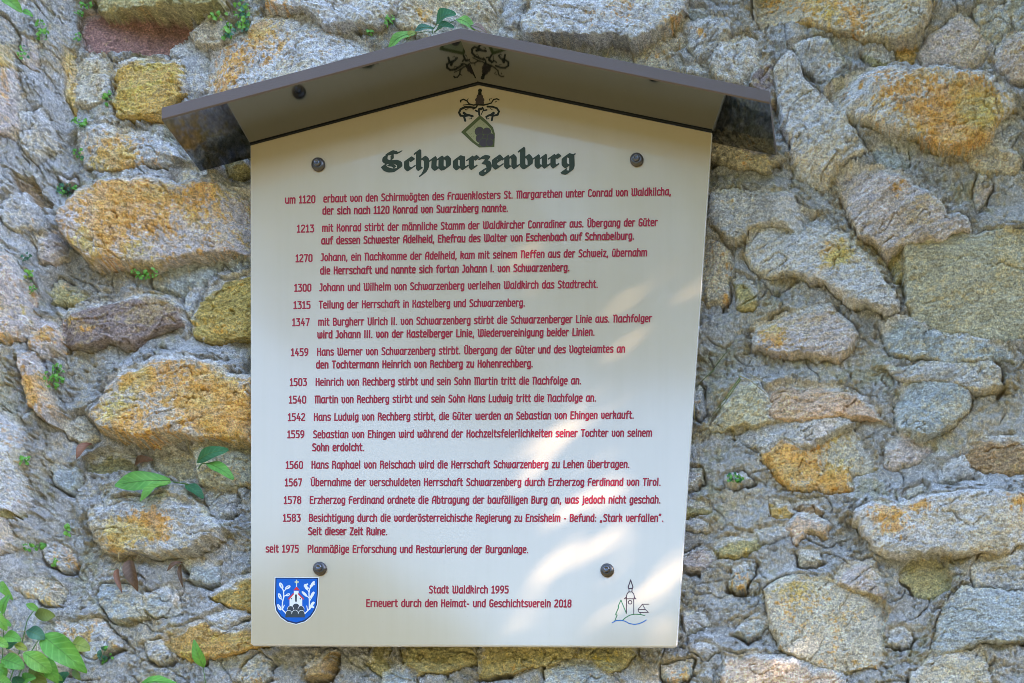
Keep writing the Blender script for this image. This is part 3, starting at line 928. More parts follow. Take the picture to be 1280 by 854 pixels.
# ---------------------------------------------------------------- lettering
class Ink:
    """flat print on the panel; every stroke a hair above the one before"""
    def __init__(self, lift=.00025):
        self.mb = MB(); self.l = lift; self.k = 0

    def poly(self, pts, m=0, bump=True):
        y = -(self.l + self.k * 6e-7)
        if bump: self.k += 1
        v = []
        for px, py in pts:
            q = P(px, py); v.append((q[0], y, q[2]))
        self.mb.add(v, [tuple(range(len(v)))], m)

    def stroke(self, pts, w, m=0, cap=True):
        """constant-width line with octagonal ends, w in px"""
        pts = [np.array(p, float) for p in pts]
        for a, b in zip(pts[:-1], pts[1:]):
            d_ = b - a; n_ = np.linalg.norm(d_)
            if n_ < 1e-6: continue
            d_ = d_ / n_; e = np.array([-d_[1], d_[0]]); h = w / 2
            if cap:
                q = [a - e * h * .45 - d_ * h, a - e * h - d_ * h * .45, b - e * h + d_ * h * .45, b - e * h * .45 + d_ * h,
                     b + e * h * .45 + d_ * h, b + e * h + d_ * h * .45, a + e * h - d_ * h * .45, a + e * h * .45 - d_ * h]
            else:
                q = [a - e * h, b - e * h, b + e * h, a + e * h]
            self.poly(q, m)

    def disc(self, c, rx, ry=None, m=0, rot=0, n=14):
        ry = ry or rx
        ca, sa = math.cos(rot), math.sin(rot)
        self.poly([(c[0] + rx * math.cos(i * 2 * math.pi / n) * ca - ry * math.sin(i * 2 * math.pi / n) * sa,
                    c[1] + rx * math.cos(i * 2 * math.pi / n) * sa + ry * math.sin(i * 2 * math.pi / n) * ca) for i in range(n)], m)

    def build(self, name, mats, parent):
        return link_mesh(name, self.mb.v, self.mb.f, mats, parent, self.mb.m, base=origin_of(parent))


# stroke alphabet: x-height 6, capitals 8 units
def G(w, *s): return (w, s)


bowl = [(3.5, 5), (2.6, 6), (1.3, 6), (.4, 5), (.4, 1), (1.3, 0), (2.6, 0), (3.5, 1)]
F = {
 'a': G(4.3, [(3.7, 6.1), (3.7, .6), (4.3, 0)], [(3.7, 6), (1.6, 6), (.4, 4.6), (.4, 1), (1.2, 0), (2.4, 0), (3.7, 1.4)]), 'b': G(4, [(.4, 8.4), (.4, 0)], [(.4, 5), (1.4, 6), (2.6, 6), (3.5, 5), (3.5, 1), (2.6, 0), (.4, 0)]),
 'c': G(3.4, [(3.3, 5.4), (2.6, 6), (1.3, 6), (.4, 5), (.4, 1), (1.3, 0), (2.6, 0), (3.3, .6)]),
 'd': G(4, [(3.5, 8.4), (3.5, 0)], bowl), 'e': G(3.8, [(.4, 2.9), (3.4, 3.2), (3.4, 5), (2.6, 6), (1.3, 6), (.4, 5), (.4, 1), (1.3, 0), (3.2, 0)]),
 'f': G(2.9, [(1.2, 0), (1.2, 7.2), (2, 8.3), (3, 8.3)], [(.1, 5.6), (2.7, 5.6)]),
 'g': G(4, [(3.5, 6), (3.5, -1.2), (2.6, -2), (.8, -2)], bowl), 'h': G(4, [(.4, 8.4), (.4, 0)], [(.4, 5), (1.5, 6), (2.6, 6), (3.5, 5), (3.5, 0)]),
 'i': G(1.3, [(.6, 6), (.6, 0)], [(.6, 7.9), (.6, 8.1)]), 'j': G(1.8, [(1.2, 6), (1.2, -1.4), (.2, -2)], [(1.2, 7.9), (1.2, 8.1)]),
 'k': G(3.7, [(.4, 8.4), (.4, 0)], [(.4, 3), (2.2, 3.4), (3, 4.4), (3, 5.6), (2, 6), (.6, 5.2)], [(2, 3.2), (3.4, 0)]), 'l': G(1.5, [(.6, 8.4), (.6, 0)]),
 'm': G(6.4, [(.4, 6), (.4, 0)], [(.4, 5), (1.4, 6), (2.4, 6), (3.1, 5), (3.1, 0)], [(3.1, 5), (4.1, 6), (5.2, 6), (5.9, 5), (5.9, 0)]),
 'n': G(4, [(.4, 6), (.4, 0)], [(.4, 5), (1.5, 6), (2.6, 6), (3.5, 5), (3.5, 0)]), 'o': G(3.9, [(3.5, 4.4), (2.6, 5.9), (1.3, 5.9), (.4, 4.4), (.4, 1.5), (1.3, .05), (2.6, .05), (3.5, 1.5), (3.5, 4.4)]),
 'p': G(4, [(.4, 6), (.4, -2.2)], [(.4, 5), (1.4, 6), (2.6, 6), (3.5, 5), (3.5, 1), (2.6, 0), (.4, 0)]),
 'r': G(2.9, [(.4, 6), (.4, 0)], [(.4, 4.8), (1.5, 6), (2.7, 5.8)]), 's': G(3.5, [(3.2, 5.6), (2.4, 6), (1.1, 6), (.4, 5.2), (.4, 4.2), (1.2, 3.4), (2.5, 2.8), (3.2, 2), (3.2, .8), (2.5, 0), (.4, .2)]),
 't': G(2.8, [(1, 7.8), (1, .8), (1.8, 0), (2.6, .2)], [(.1, 5.8), (2.5, 5.8)]), 'u': G(4, [(.4, 6), (.4, 1), (1.3, 0), (2.4, 0), (3.5, 1)], [(3.5, 6), (3.5, 0)]),
 'v': G(3.9, [(.2, 6), (.6, 5.6), (.6, 1.2), (1.6, 0), (2.7, .2), (3.4, 1.4), (3.4, 5), (2.8, 6)]),
 'w': G(5.8, [(.2, 6), (.6, 5.5), (.6, 1.2), (1.4, 0), (2.2, 0), (3, 1.2), (3, 5.8)], [(3, 1.2), (3.8, 0), (4.6, .2), (5.3, 1.4), (5.3, 5), (4.8, 6)]),
 'z': G(3.5, [(.4, 6), (3.1, 6), (.4, 0), (3.3, 0)]), 'y': G(3.8, [(.4, 6), (.4, 1), (1.4, 0), (3.4, 1)], [(3.4, 6), (3.4, -1), (2, -2)]),
 'x': G(3.5, [(.3, 6), (3.3, 0)], [(3.3, 6), (.3, 0)]), 'q': G(4, [(3.5, 6), (3.5, -2.2)], bowl),
 'ß': G(4.2, [(.5, -1), (.5, 7.2), (1.3, 8.3), (2.8, 8.3), (3.4, 7.4), (3.2, 6), (2.2, 5), (3.4, 4), (3.7, 2.4), (3.5, .8), (2.6, 0), (1.8, .1)]),
 'A': G(4.5, [(.4, 0), (.4, 5.4), (2, 8), (4, 8), (4, 0)], [(.4, 3.4), (4, 3.4)]), 'B': G(4.3, [(.5, 0), (.5, 8), (2.8, 8), (3.6, 7.2), (3.6, 5.2), (2.6, 4.4), (.5, 4.4)], [(2.6, 4.4), (3.8, 3.4), (3.8, 1), (2.9, 0), (.5, 0)]),
 'C': G(4.1, [(3.8, 7.2), (2.9, 8), (1.5, 8), (.5, 6.9), (.5, 1.1), (1.5, 0), (2.9, 0), (3.8, .8)]), 'D': G(4.4, [(.5, 0), (.5, 8), (2.6, 8), (3.9, 6.6), (3.9, 1.4), (2.6, 0), (.5, 0)]),
 'E': G(4, [(3.6, 8), (.5, 8), (.5, 0), (3.7, 0)], [(.5, 4.3), (3.1, 4.3)]), 'F': G(3.8, [(.6, 0), (.6, 6.8), (1.6, 8), (3.6, 8)], [(.0, 4.2), (3.1, 4.2)]),
 'G': G(4.4, [(3.8, 7.2), (2.9, 8), (1.5, 8), (.5, 6.9), (.5, 1.1), (1.5, 0), (2.9, 0), (3.9, .8), (3.9, 3.8), (2.3, 3.8)]), 'H': G(4.4, [(.5, 8), (.5, 0)], [(.5, 4.4), (2.8, 4.6), (3.9, 3.6), (3.9, 0)], [(3.7, 8), (3.7, 5.2)]),
 'I': G(1.6, [(.7, 8), (.7, 0)]), 'J': G(3, [(.9, 8), (2.4, 8), (2.4, 1.2), (1.5, 0), (.1, .1)]), 'K': G(4.3, [(.5, 8), (.5, 0)], [(.5, 4.2), (2.2, 4.4), (3.3, 6), (3.3, 8)], [(2.2, 4.3), (3.8, 3), (3.8, 0)]),
 'L': G(3.7, [(.6, 8), (.6, 0), (3.5, 0)]), 'M': G(6.6, [(.1, 8), (.9, 7.4), (.9, 0)], [(.9, 7), (2, 8), (2.8, 8), (3.5, 7), (3.5, 0)], [(3.5, 7), (4.5, 8), (5.4, 8), (6.1, 7), (6.1, 0)]),
 'N': G(4.7, [(.1, 8), (.9, 7.4), (.9, 0)], [(.9, 7), (2, 8), (3.2, 8), (4.1, 7), (4.1, 0)]), 'O': G(4.4, [(3.9, 6.9), (2.9, 8), (1.5, 8), (.5, 6.9), (.5, 1.1), (1.5, 0), (2.9, 0), (3.9, 1.1), (3.9, 6.9)]),
 'P': G(4.1, [(.5, 0), (.5, 8), (2.7, 8), (3.7, 7), (3.7, 4.8), (2.7, 3.8), (.5, 3.8)]), 'R': G(4.3, [(.5, 0), (.5, 8), (2.6, 8), (3.5, 7.2), (3.5, 5.2), (2.6, 4.3), (.5, 4.3)], [(2.4, 4.3), (3.8, 3), (3.8, 0)]),
 'S': G(4, [(3.6, 7.4), (2.8, 8), (1.3, 8), (.5, 7), (.5, 5.6), (1.3, 4.7), (2.8, 3.8), (3.6, 2.8), (3.6, 1), (2.8, 0), (.4, .3)]), 'T': G(4, [(.2, 8), (3.9, 8)], [(2, 8), (2, 0)]),
 'U': G(4.5, [(.1, 8), (.7, 7.4), (.7, 1.2), (1.6, 0), (3, 0), (4, 1.2), (4, 8)]), 'V': G(4.5, [(.1, 8), (.7, 7.4), (.7, 1.6), (1.8, 0), (2.9, .2), (4, 1.8), (4, 7), (3.3, 8)]),
 'W': G(6.6, [(.1, 8), (.7, 7.4), (.7, 1.2), (1.5, 0), (2.5, 0), (3.4, 1.2), (3.4, 8)], [(3.4, 1.2), (4.3, 0), (5.2, .2), (6.1, 1.4), (6.1, 6.8), (5.5, 8)]), 'Z': G(3.9, [(.4, 8), (3.6, 8), (.4, 0), (3.7, 0)]),
 '0': G(4.4, [(3.9, 6.9), (2.9, 8), (1.5, 8), (.5, 6.9), (.5, 1.1), (1.5, 0), (2.9, 0), (3.9, 1.1), (3.9, 6.9)]), '1': G(3.2, [(.3, 6.6), (1.7, 8), (1.7, 0)], [(.3, 0), (3, 0)]),
 '2': G(4.2, [(.5, 7.2), (1.4, 8), (2.8, 8), (3.6, 7), (3.6, 5.4), (.5, 1), (.5, 0), (3.8, 0)]), '3': G(4.2, [(.4, 8), (3.5, 8), (1.8, 4.9), (2.9, 4.9), (3.7, 3.8), (3.7, 1.1), (2.8, 0), (.4, .2)]),
 '4': G(4.3, [(2.2, 8), (.4, 2.4), (4, 2.4)], [(3, 4.4), (3, 0)]), '5': G(4.2, [(3.5, 8), (.6, 8), (.6, 4.8), (2.8, 4.8), (3.7, 3.8), (3.7, 1.1), (2.8, 0), (.4, .2)]),
 '6': G(4.3, [(3.2, 8), (1.8, 7.4), (.5, 5), (.5, 1.1), (1.5, 0), (2.9, 0), (3.8, 1.1), (3.8, 3.6), (2.9, 4.7), (.6, 4.4)]), '7': G(4, [(.3, 8), (3.6, 8), (1.6, 0)]),
 '8': G(4.3, [(1.5, 4.5), (.6, 5.4), (.6, 7.1), (1.5, 8), (2.8, 8), (3.7, 7.1), (3.7, 5.4), (2.8, 4.5), (1.5, 4.5), (.5, 3.4), (.5, 1.1), (1.5, 0), (2.9, 0), (3.8, 1.1), (3.8, 3.4), (2.8, 4.5)]),
 '9': G(4.3, [(1.1, 0), (2.5, .6), (3.8, 3), (3.8, 6.9), (2.8, 8), (1.4, 8), (.5, 6.9), (.5, 4.4), (1.4, 3.3), (3.7, 3.6)]),
 '.': G(1.4, [(.6, .1), (.7, .1)]), ',': G(1.4, [(.8, .3), (.3, -1.4)]), ':': G(1.4, [(.6, .3), (.7, .3)], [(.6, 4.6), (.7, 4.6)]), '-': G(2.6, [(.4, 3), (2, 3)]),
 '•': G(2.2, [(.8, 3), (1.3, 3)]), '„': G(2.8, [(.7, .6), (.3, -.8)], [(2, .6), (1.6, -.8)]), '“': G(2.8, [(.3, 7), (.7, 8.3)], [(1.6, 7), (2, 8.3)]), ' ': G(2.4),
}
for a, b in (('ä', 'a'), ('ö', 'o'), ('ü', 'u')):
    w_, s_ = F[b]; F[a] = (w_, s_ + ([(1, 8), (1, 8.2)], [(2.8, 8), (2.8, 8.2)]))
w_, s_ = F['U']; F['Ü'] = (w_, s_ + ([(1.5, 9.6), (1.5, 9.8)], [(3.3, 9.6), (3.3, 9.8)]))


def text_line(ink, s, x0, y0, x1, y1, cap=8.5, weight=1.68):
    gap = 1.15
    tot = sum(F[c][0] + gap for c in s) - gap
    kx = (x1 - x0) / tot; ky = cap / 8.
    pen = 0
    for c in s:
        w_, ss = F[c]
        for st in ss:
            pts = []
            for a, b in st:
                f = (pen + a) / tot
                px = x0 + (pen + a) * kx; py = y0 + (y1 - y0) * f - b * ky
                px += b * ky * .0684 * (px - 313) / 577.
                pts.append((px, py))
            ink.stroke(pts, weight)
        pen += w_ + gap


m_red = gloss("dark_red_print", (.35, .012, .03))
ROWS = [
 ("um 1120", 356.7, 254.3, 394, 253.4, [("erbaut von den Schirmvögten des Frauenklosters St. Margarethen unter Conrad von Waldkilcha,", 404.6, 252.8, 838.5, 243.8), ("der sich nach 1120 Konrad von Suarzinberg nannte.", 403.5, 268, 635, 264.5)]),
 ("1213", 371.5, 290.4, 392.5, 290, [("mit Konrad stirbt der männliche Stamm der Waldkircher Conradiner aus. Übergang der Güter", 403, 289.5, 821.5, 282.2), ("auf dessen Schwester Adelheid, Ehefrau des Walter von Eschenbach auf Schnabelburg.", 402, 305.2, 792.5, 299.3)]),
 ("1270", 369.9, 327.4, 390.4, 327, [("Johann, ein Nachkomme der Adelheid, kam mit seinem Neffen aus der Schweiz, übernahm", 401.4, 326.1, 808.5, 320), ("die Herrschaft und nannte sich fortan Johann I. von Schwarzenberg.", 400.6, 342.8, 711.7, 338.7)]),
 ("1300", 368.3, 364.3, 389, 364, [("Johann und Wilhelm von Schwarzenberg verleihen Waldkirch das Stadtrecht.", 399.8, 363.7, 747.3, 359.5)]),
 ("1315", 367.2, 385.9, 388, 385.6, [("Teilung der Herrschaft in Kastelberg und Schwarzenberg.", 398.9, 385.3, 656, 382.8)]),
 ("1347", 365.7, 407.3, 386.7, 407, [("mit Burgherr Ulrich II. von Schwarzenberg stirbt die Schwarzenberger Linie aus. Nachfolger", 398.1, 406.9, 814.5, 402.3), ("wird Johann III. von der Kastelberger Linie, Wiedervereinigung beider Linien.", 397, 422.7, 743.2, 419.4)]),
 ("1459", 364.2, 444.8, 385.2, 444.5, [("Hans Werner von Schwarzenberg stirbt. Übergang der Güter und des Vogteiamtes an", 396.6, 444.3, 781, 440.4), ("den Tochtermann Heinrich von Rechberg zu Hohenrechberg.", 395.5, 460.3, 666, 458.8)]),
 ("1503", 362.7, 482.2, 383.4, 482, [("Heinrich von Rechberg stirbt und sein Sohn Martin tritt die Nachfolge an.", 394.8, 481.9, 726.4, 480)]),
 ("1540", 361.6, 504, 382.6, 504, [("Martin von Rechberg stirbt und sein Sohn Hans Ludwig tritt die Nachfolge an.", 393.7, 503.8, 745, 501.6)]),
 ("1542", 360.3, 525.9, 381.3, 525.7, [("Hans Ludwig von Rechberg stirbt, die Güter werden an Sebastian von Ehingen verkauft.", 392.6, 525.7, 792.2, 523)]),
 ("1559", 359.6, 547.4, 380.2, 547.2, [("Sebastian von Ehingen wird während der Hochzeitsfeierlichkeiten seiner Tochter von seinem", 391.8, 547.4, 814.7, 545.4), ("Sohn erdolcht.", 390.7, 563.6, 455.2, 563.4)]),
 ("1560", 357.6, 585.7, 378.6, 585.6, [("Hans Raphael von Reischach wird die Herrschaft Schwarzenberg zu Lehen übertragen.", 389.6, 585.4, 786.7, 584.6)]),
 ("1567", 356.5, 607.5, 377.3, 607.4, [("Übernahme der verschuldeten Herrschaft Schwarzenberg durch Erzherzog Ferdinand von Tirol.", 388.7, 607.3, 825.7, 606.9)]),
 ("1578", 355.2, 629.6, 376.4, 629.5, [("Erzherzog Ferdinand ordnete die Abtragung der baufälligen Burg an, was jedoch nicht geschah.", 387.4, 629.4, 825.5, 629)]),
 ("1583", 354.1, 651.7, 375.6, 651.7, [("Besichtigung durch die vorderösterreichische Regierung zu Ensisheim • Befund: „Stark verfallen“.", 386.5, 651.7, 829, 651.9), ("Seit dieser Zeit Ruine.", 385.6, 668.4, 484, 668.6)]),
 ("seit 1975", 332.5, 690.2, 373.2, 690.4, [("Planmäßige Erforschung und Restaurierung der Burganlage.", 384.8, 690.6, 660.3, 691.1)]),
]
for yr, a, b, c_, d_, lines in ROWS:
    ink = Ink()
    text_line(ink, yr, a, b, c_, d_)
    for ln in lines: text_line(ink, *ln)
    ink.build("inscription", m_red, panel)
ink = Ink()
text_line(ink, "Stadt Waldkirch 1995", 536.4, 741.4, 635.5, 741.4)
text_line(ink, "Erneuert durch den Heimat- und Geschichtsverein 2018", 458, 758.3, 714, 758.8)
ink.build("inscription", m_red, panel)

# heading drawn with a broad pen
NIB_A = math.radians(38); NIB_W = 3.35; NIB_T = .85
FR = {
 'S': (13.2, [[(3.6, 12.0), (6.5, 13.6), (9.5, 12.4), (11.8, 13.4)], [(8.2, 12.6), (5, 12.2), (2.6, 10.2), (2.4, 7.6), (4.4, 6.4), (8.4, 6.6), (10.8, 5.4), (11, 3), (9, 1.2), (5.6, .9), (2.8, 2), (1.6, 3.8), (2.6, 4.8)], [(6.6, 11), (6.6, 8.6), (5.4, 7.4)], [(4.6, 4.6), (7, 4.2), (8.2, 3)]]),
 'c': (6.8, [[(2, 7.4), (2, 2.9), (3.6, 1.4), (5.9, 3)], [(2, 7.4), (3.8, 8.7), (5.4, 7.5)]]),
 'h': (9, [[(.7, 12.2), (2.2, 13.2), (2.2, 2.6), (3.2, 1.5)], [(2.4, 6.6), (5, 8.9), (6.8, 7.4), (6.8, 2.4), (5.4, -1), (3.8, -2.6)]]),
 'w': (12.8, [[(.5, 7.3), (2, 8.6), (2.4, 7.4), (2.2, 2.7), (3.8, 1.4), (6.2, 3)], [(5, 8.2), (6.4, 8.6), (6.4, 2.7), (7.9, 1.4), (10.2, 3)], [(6.6, 7.2), (9, 8.9), (10.6, 7.4), (10.6, 3.2), (9, 1.6)]]),
 'a': (9.2, [[(2.1, 7), (2.1, 2.9), (3.7, 1.4), (6, 3.2)], [(2.1, 7), (4, 8.8), (6.2, 7.9)], [(6.2, 8.3), (6.2, 2.6), (7.3, 1.4), (8.4, 2.5)]]),
 'r': (6.7, [[(.5, 7.3), (2, 8.5), (2.2, 7.5), (2.2, 2.6), (3.3, 1.4), (4.4, 2.4)], [(2.4, 6.8), (4.1, 8.8), (5.6, 7.6)]]),
 'z': (7.2, [[(1, 7.9), (2.8, 8.7), (5.2, 8), (3.2, 5.2)], [(3, 5.3), (5.2, 4.6), (6, 2), (5.4, -1), (3.6, -2.7), (1.6, -2.2), (1.6, -.8), (3.4, .2)]]),
 'e': (7, [[(2, 7.3), (2, 2.9), (3.6, 1.4), (6, 3)], [(2, 7.3), (4, 8.8), (5.6, 7.0), (4.4, 5.6), (2.2, 4.9)]]),
 'n': (9.3, [[(.5, 7.3), (2, 8.5), (2.2, 7.5), (2.2, 2.6), (3.3, 1.4)], [(2.4, 6.6), (5, 8.9), (6.4, 7.5), (6.4, 2.6), (7.5, 1.4), (8.6, 2.4)]]),
 'b': (8.6, [[(.7, 12.4), (2.2, 13.4), (2.2, 2.8), (4, 1.3), (6.5, 3), (6.5, 6.8), (4.9, 8.8), (2.5, 6.7)]]),
 'u': (9.3, [[(.5, 7.3), (2, 8.5), (2.2, 7.5), (2.2, 2.8), (3.7, 1.4), (6.2, 3.2)], [(5.2, 7.8), (6.4, 8.6), (6.4, 2.6), (7.5, 1.4), (8.6, 2.4)]]),
 'g': (8.6, [[(2.1, 7), (2.1, 2.9), (3.8, 1.4), (6.2, 3.2)], [(2.1, 7), (4, 8.8), (6.4, 8), (7.4, 8.8)], [(6.4, 8.2), (6.6, 1), (5.8, -1.6), (3.8, -2.9), (1.4, -2.2), (2.4, -1.2)]]),
}


def hull(pts):
    pts = sorted(set((round(a, 5), round(b, 5)) for a, b in pts))

    def half(ps):
        o = []
        for p in ps:
            while len(o) > 1 and (o[-1][0] - o[-2][0]) * (p[1] - o[-2][1]) - (o[-1][1] - o[-2][1]) * (p[0] - o[-2][0]) <= 0: o.pop()
            o.append(p)
        return o
    a = half(pts); b = half(pts[::-1])
    return a[:-1] + b[:-1]


def curve(pts, n=5):
    """Catmull-Rom through the points, corners of straight stems kept tight"""
    if len(pts) < 3: return pts
    out = []
    q = [pts[0]] + list(pts) + [pts[-1]]
    for i in range(1, len(q) - 2):
        p0, p1, p2, p3 = (np.array(a, float) for a in q[i - 1:i + 3])
        for k in range(n):
            s_ = k / n
            c = .5 * ((2 * p1) + (-p0 + p2) * s_ + (2 * p0 - 5 * p1 + 4 * p2 - p3) * s_ ** 2 + (-p0 + 3 * p1 - 3 * p2 + p3) * s_ ** 3)
            lin = p1 + (p2 - p1) * s_
            out.append(tuple(.55 * c + .45 * lin))
    out.append(pts[-1])
    return out


m_green = gloss("dark_green_print", (.032, .040, .018))
ink = Ink()
word = "Schwarzenburg"
tot = sum(FR[c][0] for c in word)
X0, X1 = 476.2, 719.3
kx = (X1 - X0) / tot; ky = 1.87
pen = 0
ca, sa = math.cos(NIB_A), math.sin(NIB_A)
nib = [(ca * NIB_W / 2 - sa * NIB_T / 2, sa * NIB_W / 2 + ca * NIB_T / 2), (ca * NIB_W / 2 + sa * NIB_T / 2, sa * NIB_W / 2 - ca * NIB_T / 2)]
nib += [(-a, -b) for a, b in nib]
nib_s = [(a * .62, b * .62) for a, b in nib]
for ch_ in word:
    w_, ss = FR[ch_]
    for st in ss:
        nb2 = nib_s if ch_ == 'S' and st is not ss[1] else nib
        pp = curve(st)
        for a, b in zip(pp[:-1], pp[1:]):
            h_ = hull([(a[0] + n_[0], a[1] + n_[1]) for n_ in nb2] + [(b[0] + n_[0], b[1] + n_[1]) for n_ in nb2])
            q = []
            for ux, uy in h_:
                px = X0 + (pen + ux) * kx
                py = 215.2 - 4.6 * (px - X0) / (X1 - X0) - uy * ky
                q.append((px, py))
            ink.poly(q)
    pen += w_
ink.build("heading", m_green, panel)

# castle arms above the heading
m_arm_d = gloss("black_green_print", (.014, .016, .010)); m_arm_o = gloss("olive_print", (.075, .085, .018)); m_arm_f = gloss("shield_ground_print", (.30, .28, .14)); m_arm_v = gloss("brown_violet_print", (.06, .042, .042))


def Z9(*pts): return [(560 + a / 9.49, 100 + b / 9.49) for a, b in pts]


ink = Ink()
sh = [(380, 418), (465, 490), (535, 565), (557, 640), (550, 797), (370, 803), (290, 745), (155, 620)]
ink.poly(Z9(*sh), 1)
ink.poly(Z9((382, 465), (450, 520), (508, 580), (532, 640), (526, 775), (385, 780), (310, 725), (212, 620)), 2)
rp = random.Random(5)
for _ in range(70):
    a, b = rp.uniform(230, 480), rp.uniform(500, 680)
    if abs(a - 382) < (b - 470) * .95: ink.disc(Z9((a, b))[0], .28, m=1, n=6)
ink.poly(Z9((385, 780), (360, 770), (395, 700), (530, 690), (526, 778)), 3)
for a, b, r in ((375, 615, 54), (462, 618, 48), (385, 695, 52), (458, 690, 44), (510, 680, 42), (425, 745, 50), (495, 745, 42)):
    ink.disc(Z9((a, b))[0], (r + 5) / 9.49, m=1); ink.disc(Z9((a, b))[0], r / 9.49, m=3)
for a, b, r in ((378, 205, 40), (350, 240, 28), (405, 240, 28), (378, 245, 40), (352, 275, 26), (404, 275, 26), (378, 160, 22), (380, 128, 24)):
    ink.disc(Z9((a, b))[0], r / 9.49, m=3 if b > 180 else 0)
for st, w_ in (([(300, 300), (345, 295), (420, 300), (470, 290)], 14), ([(300, 300), (250, 285), (225, 250), (185, 232), (150, 245), (152, 262)], 13), ([(470, 290), (515, 275), (540, 235), (580, 225), (605, 238)], 12),
               ([(225, 250), (240, 225)], 7), ([(180, 300), (230, 295), (300, 300)], 9), ([(500, 255), (490, 228), (520, 225)], 6), ([(560, 265), (575, 255)], 7),
               ([(310, 330), (260, 325), (200, 325), (150, 350), (132, 390), (150, 425), (200, 430), (250, 420), (292, 432)], 20), ([(190, 435), (205, 485)], 20), ([(190, 395), (215, 415)], 24), ([(230, 415), (270, 425)], 18),
               ([(470, 318), (530, 320), (580, 338), (605, 375), (590, 415), (545, 425), (490, 420), (455, 440)], 18), ([(530, 430), (520, 480)], 18), ([(540, 395), (515, 415)], 24), ([(455, 440), (460, 465), (485, 462)], 8),
               ([(300, 345), (330, 330), (345, 310)], 14), ([(330, 365), (350, 375)], 16), ([(365, 355), (372, 415)], 18), ([(372, 350), (392, 345)], 24), ([(410, 330), (425, 365), (460, 358)], 14), ([(425, 345), (395, 412)], 8),
               ([(200, 345), (215, 360), (240, 340)], 6), ([(250, 465), (280, 462), (275, 445)], 6), ([(500, 340), (525, 355)], 6)):
    ink.stroke(Z9(*st), w_ * 1.3 / 9.49, 0)
ink.build("castle_arms", [m_arm_d, m_arm_o, m_arm_f, m_arm_v], panel)

# blue town arms, lower left
m_bl = gloss("blue_print", (.002, .105, .50)); m_nv = gloss("navy_print", (.008, .022, .085)); m_wh = gloss("white_print", (.78, .78, .80)); m_rd = gloss("bright_red_print", (.62, .03, .04)); m_rk = gloss("slate_print", (.045, .055, .065)); m_yl = gloss("pale_yellow_print", (.72, .68, .36))


def ZB(*pts): return [(335 + a / 12.2, 715 + b / 12.2) for a, b in pts]


ink = Ink()
o_ = [(113, 88), (769, 92), (762, 330), (748, 500), (715, 590), (655, 680), (565, 755), (430, 795), (295, 760), (195, 690), (128, 595), (105, 470), (108, 300)]
ink.poly(ZB(*[(438 + (a - 438) * 1.035, 440 + (b - 440) * 1.03) for a, b in o_]), 2)
ink.poly(ZB(*o_), 1)
ink.poly(ZB(*[(438 + (a - 438) * .945, 436 + (b - 440) * .945) for a, b in o_]), 0)
for st, w_ in (([(282, 635), (215, 570), (222, 460), (243, 380), (237, 290), (210, 230)], 17), ([(238, 375), (295, 350)], 13), ([(240, 300), (290, 245)], 12), ([(225, 440), (190, 390)], 12), ([(220, 570), (250, 510)], 13), ([(215, 572), (180, 560)], 13),
               ([(552, 648), (630, 570), (632, 460), (626, 330), (632, 270), (670, 200)], 17), ([(628, 310), (585, 245)], 13), ([(628, 400), (560, 335)], 13), ([(632, 450), (675, 380)], 13), ([(605, 590), (592, 520)], 13), ([(640, 570), (680, 500)], 13)):
    ink.stroke(ZB(*st), w_ / 12.2, 2)
for a, b, rx, ry, ro in ((203, 210, 52, 27, 1.1), (303, 236, 46, 25, -.5), (181, 372, 50, 24, 1.2), (304, 350, 34, 20, -.4), (172, 540, 52, 23, 1.1), (580, 228, 48, 24, 1.2), (678, 190, 60, 22, -1.0), (556, 335, 55, 20, .75), (676, 352, 58, 22, -1.1), (670, 505, 58, 22, -1.1)):
    ink.disc(ZB((a, b))[0], rx / 12.2, ry / 12.2, 2, ro)
for (a, b) in ((600, 190), (560, 215), (610, 250), (700, 160), (650, 215), (705, 190), (530, 310), (585, 365), (700, 320), (655, 380), (700, 470), (645, 530), (690, 540)):
    ink.disc(ZB((a, b))[0], 1.25, m=2, n=8)
for st in ([(195, 185), (215, 235)], [(285, 245), (322, 222)], [(170, 350), (192, 395)], [(158, 515), (185, 560)], [(292, 355), (318, 342)]):
    ink.stroke(ZB(*st), .55, 0)
ink.poly(ZB((330, 545), (330, 410), (395, 340), (395, 290), (468, 290), (468, 340), (523, 410), (523, 545)), 2)
ink.stroke(ZB((312, 418), (394, 330)), 1.7, 3, False); ink.stroke(ZB((546, 418), (462, 330)), 1.7, 3, False)
ink.poly(ZB((388, 282), (437, 220), (486, 282)), 3); ink.stroke(ZB((437, 225), (437, 195)), .7, 2)
ink.stroke(ZB((437, 130), (437, 182)), 1.5, 5); ink.stroke(ZB((415, 155), (461, 155)), 1.5, 5)
ink.poly(ZB((413, 345), (442, 345), (440, 455), (415, 455)), 4); ink.disc(ZB((358, 408))[0], .9, m=4, n=8); ink.disc(ZB((495, 410))[0], .9, m=4, n=8)
ink.poly(ZB((270, 692), (290, 600), (330, 520), (520, 520), (555, 600), (560, 692)), 4)
for a, b, rx, ry in ((428, 535, 52, 52), (345, 570, 48, 52), (505, 570, 48, 52), (318, 640, 50, 54), (415, 640, 52, 58), (512, 640, 50, 54)):
    pts = [(a + rx * math.cos(t_), b - ry * math.sin(t_)) for t_ in np.linspace(0, math.pi, 9)]
    ink.poly(ZB(*pts, (a - rx, b + 45), (a + rx, b + 45)), 4)
    if a != 428: ink.stroke(ZB(*[(x_ * 1.0, y_) for x_, y_ in pts]), .55, 2)
ink.poly(ZB((268, 668), (560, 668), (562, 695), (266, 695)), 4)
ink.build("town_arms", [m_bl, m_nv, m_wh, m_rd, m_rk, m_yl], panel)

